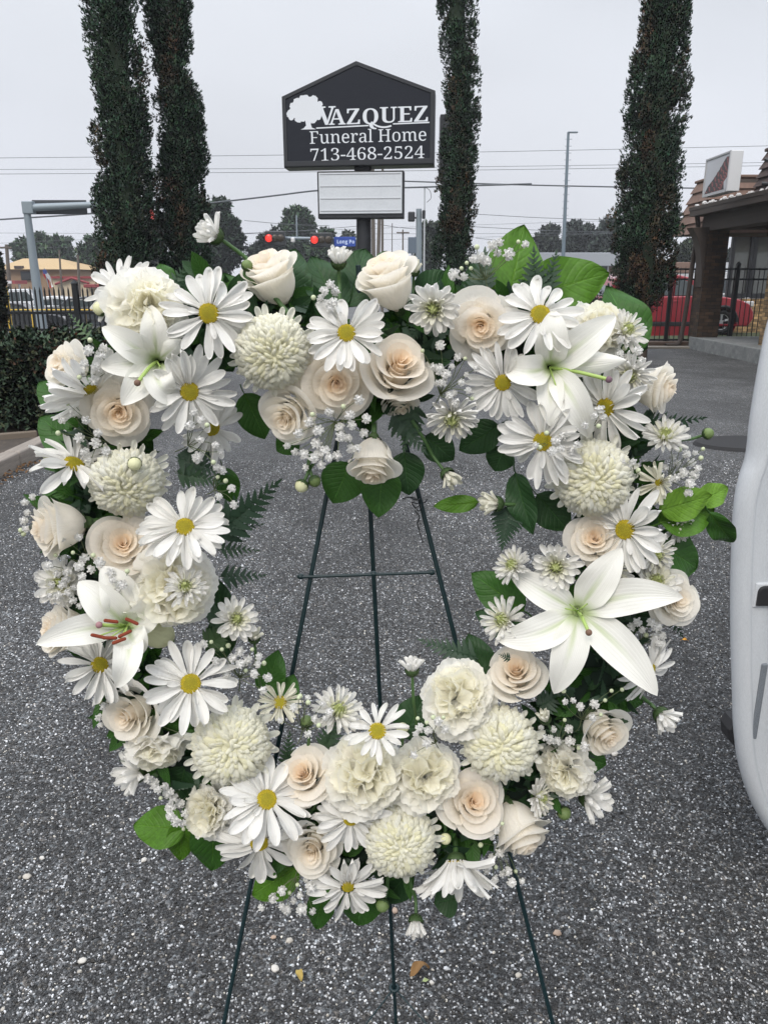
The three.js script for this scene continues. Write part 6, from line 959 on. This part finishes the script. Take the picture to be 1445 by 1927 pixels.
// buds
for (const b of [
  [397, 438, 0.03, 30, 152, 68, 560, 610, 0.05, 'opening white bud on a long stem at the top left against the tree', { el: 0.95 }],
  [637, 486, 0.03, 25, 92, 76, 640, 590, 0.03, 'upright opening white bud at top centre before the signal lights', { n: 16 }],
  [775, 1254, 0.06, 23, 92, 74, 786, 1390, 0.03, 'upright opening white bud inside the bottom of the wreath', { n: 16 }],
  [782, 1742, 0.045, 24, 268, 82, 768, 1640, 0.03, 'opening bud hanging upside down below the wreath', { n: 16, el: 1.3 }],
  [846, 898, 0.035, 24, 310, 62, 775, 790, 0.03, 'cream opening bud drooping inside the upper right opening', { n: 12, el: 1.2, cream: 1 }],
  [926, 948, 0.04, 26, 178, 72, 985, 950, 0.03, 'cream opening bud pointing left at the inner right edge', { cream: 1 }],
  [1250, 1352, 0.03, 28, 315, 70, 1205, 1310, 0.03, 'opening white bud pointing lower right at the right edge', { el: 1.0 }],
  [1118, 1504, 0.03, 36, 340, 64, 1050, 1470, 0.02, 'opening white bud at lower right over bare asphalt', { n: 16, el: 0.75 }],
  [248, 1455, 0.03, 34, 185, 66, 300, 1460, 0.02, 'opening white bud pointing left at the lower left edge', { n: 16, el: 0.8 }],
  [478, 1196, 0.05, 20, 95, 50, 490, 1290, 0.02, 'cream bud beside the small mum at the inner left edge', { cream: 1, el: 1.35 }],
  [1024, 1350, 0.075, 19, 120, 40, 1040, 1400, 0.04, 'cream bud touching the right lower incurved mum', { cream: 1, el: 1.35 }],
  [780, 505, 0.02, 18, 85, 70, 775, 580, 0.02, 'pale narrow bud right behind the top centre rose', { cream: 1, el: 1.4, n: 8 }],
  [590, 1562, 0.04, 18, 300, 60, 600, 1500, 0.03, 'cream bud between the two bottom left roses', { cream: 1, el: 1.3 }],
]) openBud(...b);
for (const b of [
  [1331, 816, 0.04, 11, 20, 60, 1262, 832, 0.05, 'round green bud at the far right on a bent stem', 1],
  [568, 914, 0.03, 13, 240, 60, 585, 850, 0.03, 'left pale one of two round buds by the easel leg', 0],
  [592, 905, 0.025, 12, 300, 70, 598, 850, 0.025, 'right green one of two round buds by the easel leg', 1],
  [190, 581, 0.03, 14, 150, 60, 240, 630, 0.02, 'round bud at the left of the top left carnation', 0],
  [254, 873, 0.092, 13, 270, 20, 262, 905, 0.05, 'round pale bud resting on the yellowish incurved mum', 0],
  [720, 1703, 0.045, 13, 250, 60, 732, 1640, 0.04, 'green bud under the bottom incurved mum', 1],
  [1061, 1530, 0.03, 13, 300, 50, 1035, 1490, 0.03, 'green bud beside the lower right opening bud', 1],
  [577, 1358, 0.05, 12, 100, 60, 580, 1430, 0.03, 'olive bud above the bottom left rose', 1],
  [95, 858, 0.05, 13, 140, 60, 130, 900, 0.04, 'round bud at the upper left edge over the narrow daisy', 0],
  [838, 1578, 0.055, 11, 270, 30, 836, 1530, 0.04, 'small pale bud below the bottom right peach rose', 0],
  [465, 500, 0.045, 11, 60, 60, 490, 545, 0.04, 'small green bud on the long top left stem', 1],
  [256, 1406, 0.045, 9, 270, 50, 262, 1370, 0.03, 'small green bud left of the drooping carnation', 1],
  [757, 1372, 0.05, 12, 90, 60, 755, 1420, 0.04, 'greenish bud right of the bottom daisy', 0],
]) closedBud(...b);
// baby's breath sprigs
const puffy = (x, y, rx, ry, n, r) => { const l = []; for (let i = 0; i < n; i++) { const a = i * 2.39996 + rr(-0.4, 0.4), k = Math.sqrt((i + 0.5) / n); l.push([x + Math.cos(a) * rx * k + rr(-4, 4), y + Math.sin(a) * ry * k + rr(-4, 4), i % 5 === 4 ? rr(3.5, 5) : r ?? rr(8, 11)]); } return l; };
for (const [l, bx, by, bh, label, o] of [
  [[[168, 660, 13], [182, 690, 12], [160, 685, 11], [178, 715, 13], [190, 670, 10], [155, 700, 8], [196, 655, 11], [150, 710, 5], [170, 640, 5], [205, 680, 9]], 240, 720, 0.02, 'baby breath sprig over the sideways daisy at upper left', { h: 0.09 }],
  [[[150, 825, 12], [162, 790, 10], [135, 777, 9], [180, 835, 13], [200, 850, 12], [160, 850, 11], [118, 790, 10], [185, 815, 10], [170, 868, 9], [128, 760, 4], [120, 740, 4], [110, 815, 5]], 220, 840, 0.02, 'baby breath sprig left below the upper left peach rose', { h: 0.075 }],
  [[[357, 800, 12], [379, 790, 10], [376, 828, 10], [372, 860, 13], [406, 838, 9], [415, 850, 8], [402, 870, 5], [365, 775, 10], [390, 800, 5]], 330, 850, 0.02, 'baby breath sprig hanging below the upper left daisy', { h: 0.1 }],
  [[[418, 885, 11], [408, 880, 9], [436, 920, 10], [412, 935, 9], [441, 950, 10], [425, 905, 5], [410, 898, 4]], 390, 930, 0.02, 'baby breath sprig at the inner left edge above the fern', { h: 0.07 }],
  [[[622, 535, 11], [610, 548, 11], [632, 548, 11], [604, 562, 9], [614, 574, 13], [628, 570, 12], [600, 574, 8], [622, 582, 10], [590, 560, 5]], 625, 610, 0.03, 'white baby breath clump left above the top centre daisy', { h: 0.075 }],
  [[[676, 752, 12], [582, 795, 12], [562, 815, 12], [600, 810, 13], [620, 775, 11], [640, 805, 12], [658, 782, 12], [662, 800, 11], [596, 835, 13], [640, 822, 12], [685, 815, 11], [655, 825, 10], [612, 848, 12], [600, 855, 12], [572, 855, 12], [590, 862, 12], [555, 850, 9], [635, 858, 12], [620, 862, 10], [605, 875, 10], [690, 788, 12], [575, 880, 8], [540, 838, 9], [672, 845, 10], [588, 780, 5], [646, 765, 5], [660, 845, 11]], 640, 770, 0.03, 'big baby breath cloud hanging below the centre top roses', { h: 0.085 }],
  [[[925, 462, 13], [935, 475, 10], [902, 485, 14], [915, 492, 12], [890, 487, 10], [957, 478, 14], [988, 460, 9], [897, 465, 5], [868, 505, 4], [855, 516, 14], [872, 520, 10], [878, 495, 4], [940, 455, 10], [975, 455, 4], [886, 505, 4]], 915, 560, 0.03, 'airy baby breath sprig before the highest bright leaf', { h: 0.06 }],
  [[[829, 650, 12], [862, 672, 10], [850, 690, 6], [826, 695, 13], [840, 705, 12], [815, 690, 9], [833, 720, 10], [822, 720, 8], [868, 720, 9], [854, 740, 8], [896, 693, 9], [878, 705, 6], [845, 745, 10], [856, 758, 10], [880, 735, 8], [795, 660, 4], [875, 675, 4], [888, 750, 4]], 810, 770, 0.03, 'baby breath sprig between the biggest rose and top right daisy', { h: 0.07 }],
  [[[1045, 830, 11], [1060, 820, 12], [1038, 850, 11], [1055, 845, 10], [1075, 848, 11], [1085, 835, 9], [1015, 842, 5], [1008, 838, 8], [1028, 815, 5]], 1090, 830, 0.03, 'baby breath sprig beside the right inner daisy', { h: 0.1 }],
  [[[1262, 842, 8], [1290, 855, 10], [1300, 870, 10], [1275, 872, 9], [1285, 890, 12], [1305, 895, 11], [1298, 910, 12], [1312, 882, 9], [1270, 900, 10], [1295, 928, 10], [1250, 880, 9], [1318, 862, 5], [1322, 845, 4], [1308, 852, 7], [1265, 860, 8], [1278, 846, 5], [1258, 905, 8]], 1230, 930, 0.03, 'white baby breath cloud at the right edge above bright leaves', { h: 0.05 }],
  [[[1168, 640, 10], [1188, 636, 9], [1200, 660, 11], [1182, 672, 11], [1165, 665, 10], [1205, 678, 9], [1175, 655, 5], [1195, 690, 8], [1210, 690, 7]], 1170, 700, 0.02, 'baby breath sprig right of the upper right lily', { h: 0.065 }],
  [[[48, 945, 9], [45, 980, 10], [52, 965, 8], [50, 995, 9], [40, 998, 5], [62, 935, 8], [45, 1005, 5]], 110, 980, 0.01, 'baby breath tips at the leftmost edge beside sideways rose', { h: 0.05 }],
  [[[116, 1015, 9], [148, 1010, 10], [92, 1065, 10], [128, 1075, 12], [150, 1065, 13], [160, 1050, 11], [188, 1058, 13], [172, 1072, 10], [120, 1050, 7], [155, 1085, 10], [105, 1045, 4], [138, 1040, 4], [176, 1045, 5]], 190, 1080, 0.03, 'baby breath sprig under the sideways cream rose at left', { h: 0.075 }],
  [[[208, 1078, 11], [226, 1080, 10], [230, 1100, 12], [212, 1092, 9], [222, 1112, 9], [240, 1075, 5]], 220, 1130, 0.03, 'small baby breath sprig under the left peach rose', { h: 0.085 }],
  [[[108, 1080, 10], [118, 1100, 11], [98, 1100, 9], [130, 1115, 10], [112, 1120, 12], [138, 1130, 9], [150, 1140, 8], [125, 1090, 10], [95, 1120, 7], [140, 1105, 8]], 170, 1120, 0.02, 'dense baby breath at the left edge above the cream rose', { h: 0.06 }],
  [[[384, 1212, 10], [398, 1208, 4], [418, 1222, 4], [440, 1238, 11], [453, 1225, 11], [466, 1243, 11], [452, 1250, 11], [487, 1235, 9], [485, 1250, 9], [480, 1268, 11], [497, 1248, 5], [463, 1262, 4], [503, 1275, 11], [425, 1268, 12], [495, 1298, 10], [405, 1245, 10], [475, 1222, 4], [430, 1215, 5]], 450, 1300, 0.02, 'airy baby breath sprig at inner left above lower daisy', { h: 0.065 }],
  [[[579, 1313, 6], [580, 1322, 5], [608, 1325, 6], [620, 1340, 10], [593, 1352, 9], [580, 1382, 9], [565, 1310, 5], [612, 1350, 8], [553, 1332, 10], [527, 1355, 7], [562, 1313, 4], [600, 1365, 5]], 560, 1400, 0.03, 'sparse baby breath before the bottom narrow petalled mum', { h: 0.085 }],
  [[[790, 1370, 11], [806, 1375, 10], [782, 1380, 8], [825, 1357, 11], [837, 1373, 10], [803, 1400, 11], [778, 1420, 10], [815, 1350, 5], [786, 1352, 4], [803, 1360, 4], [834, 1350, 4]], 830, 1420, 0.04, 'baby breath sprig over the bottom right carnations', { h: 0.1 }],
  [[[1035, 1392, 11], [1048, 1395, 10], [1025, 1388, 8], [1072, 1395, 12], [1070, 1372, 10], [1040, 1372, 8], [1100, 1405, 11], [1018, 1370, 6], [1088, 1408, 4], [1062, 1355, 4]], 1040, 1430, 0.03, 'baby breath clump between lower right mum and rose', { h: 0.06 }],
  [[[1092, 1330, 10], [1118, 1325, 11], [1115, 1350, 9], [1078, 1318, 6], [1062, 1320, 8], [1130, 1345, 4], [1138, 1318, 4], [1150, 1300, 4], [1170, 1298, 4], [1060, 1300, 5]], 1080, 1380, 0.03, 'thin baby breath over the lower right cream rose', { h: 0.085 }],
  [[[290, 1475, 12], [280, 1465, 11], [298, 1485, 10], [318, 1492, 13], [326, 1502, 12], [322, 1520, 13], [340, 1512, 11], [322, 1535, 11], [332, 1545, 12], [350, 1530, 11], [345, 1550, 9], [303, 1502, 4], [346, 1560, 4], [310, 1480, 9]], 350, 1500, 0.02, 'baby breath string over the lower left bright leaves', { h: 0.05 }],
  [[[531, 1676, 11], [515, 1690, 11], [492, 1708, 8], [565, 1684, 8], [540, 1710, 12], [530, 1706, 8], [568, 1712, 13], [585, 1670, 12], [588, 1715, 8], [552, 1696, 7], [578, 1655, 8], [560, 1665, 4], [545, 1680, 4]], 560, 1620, 0.03, 'baby breath dangling beneath the lower left rose', { h: 0.055 }],
  [[[940, 1604, 11], [925, 1614, 9], [955, 1640, 10], [945, 1645, 8], [962, 1660, 11], [930, 1655, 9], [982, 1658, 6], [915, 1640, 8], [933, 1632, 4], [970, 1640, 4], [904, 1590, 5], [920, 1630, 8]], 930, 1560, 0.02, 'baby breath dangling at the lower right over the easel leg', { h: 0.05 }],
  [[[932, 1562, 10], [945, 1550, 4], [925, 1575, 6]], 960, 1530, 0.02, 'few baby breath flowers on the turned away lower rose', { h: 0.075 }],
  [[[1198, 1170, 11], [1188, 1180, 10], [1208, 1185, 8], [1235, 1180, 12], [1225, 1172, 11], [1245, 1195, 11], [1232, 1200, 11], [1240, 1210, 9], [1215, 1195, 5], [1260, 1170, 9]], 1190, 1230, 0.02, 'baby breath clump under the right side cream rose', { h: 0.05 }],
  [[[1128, 770, 12], [1118, 782, 10], [1135, 785, 9], [1108, 765, 7], [1100, 800, 9], [1126, 802, 5]], 1110, 820, 0.03, 'baby breath on the daisy below the upper right lily', { h: 0.1 }],
  [[[380, 1395, 9], [196, 1330, 10], [186, 1350, 9], [188, 1320, 5], [190, 1365, 7]], 260, 1330, 0.02, 'little baby breath sprig left of the left cream rose', { h: 0.05 }],
  [[[1180, 880, 10], [1190, 868, 9], [1170, 870, 8], [1200, 885, 5]], 1190, 930, 0.03, 'tiny baby breath sprig on the right incurved mum', { h: 0.085 }],
]) gyp(l, bx, by, bh, label, o);

scene.traverse((o) => { if (o.isMesh) { o.castShadow = true; o.receiveShadow = true; } });
renderer.render(scene, camera);
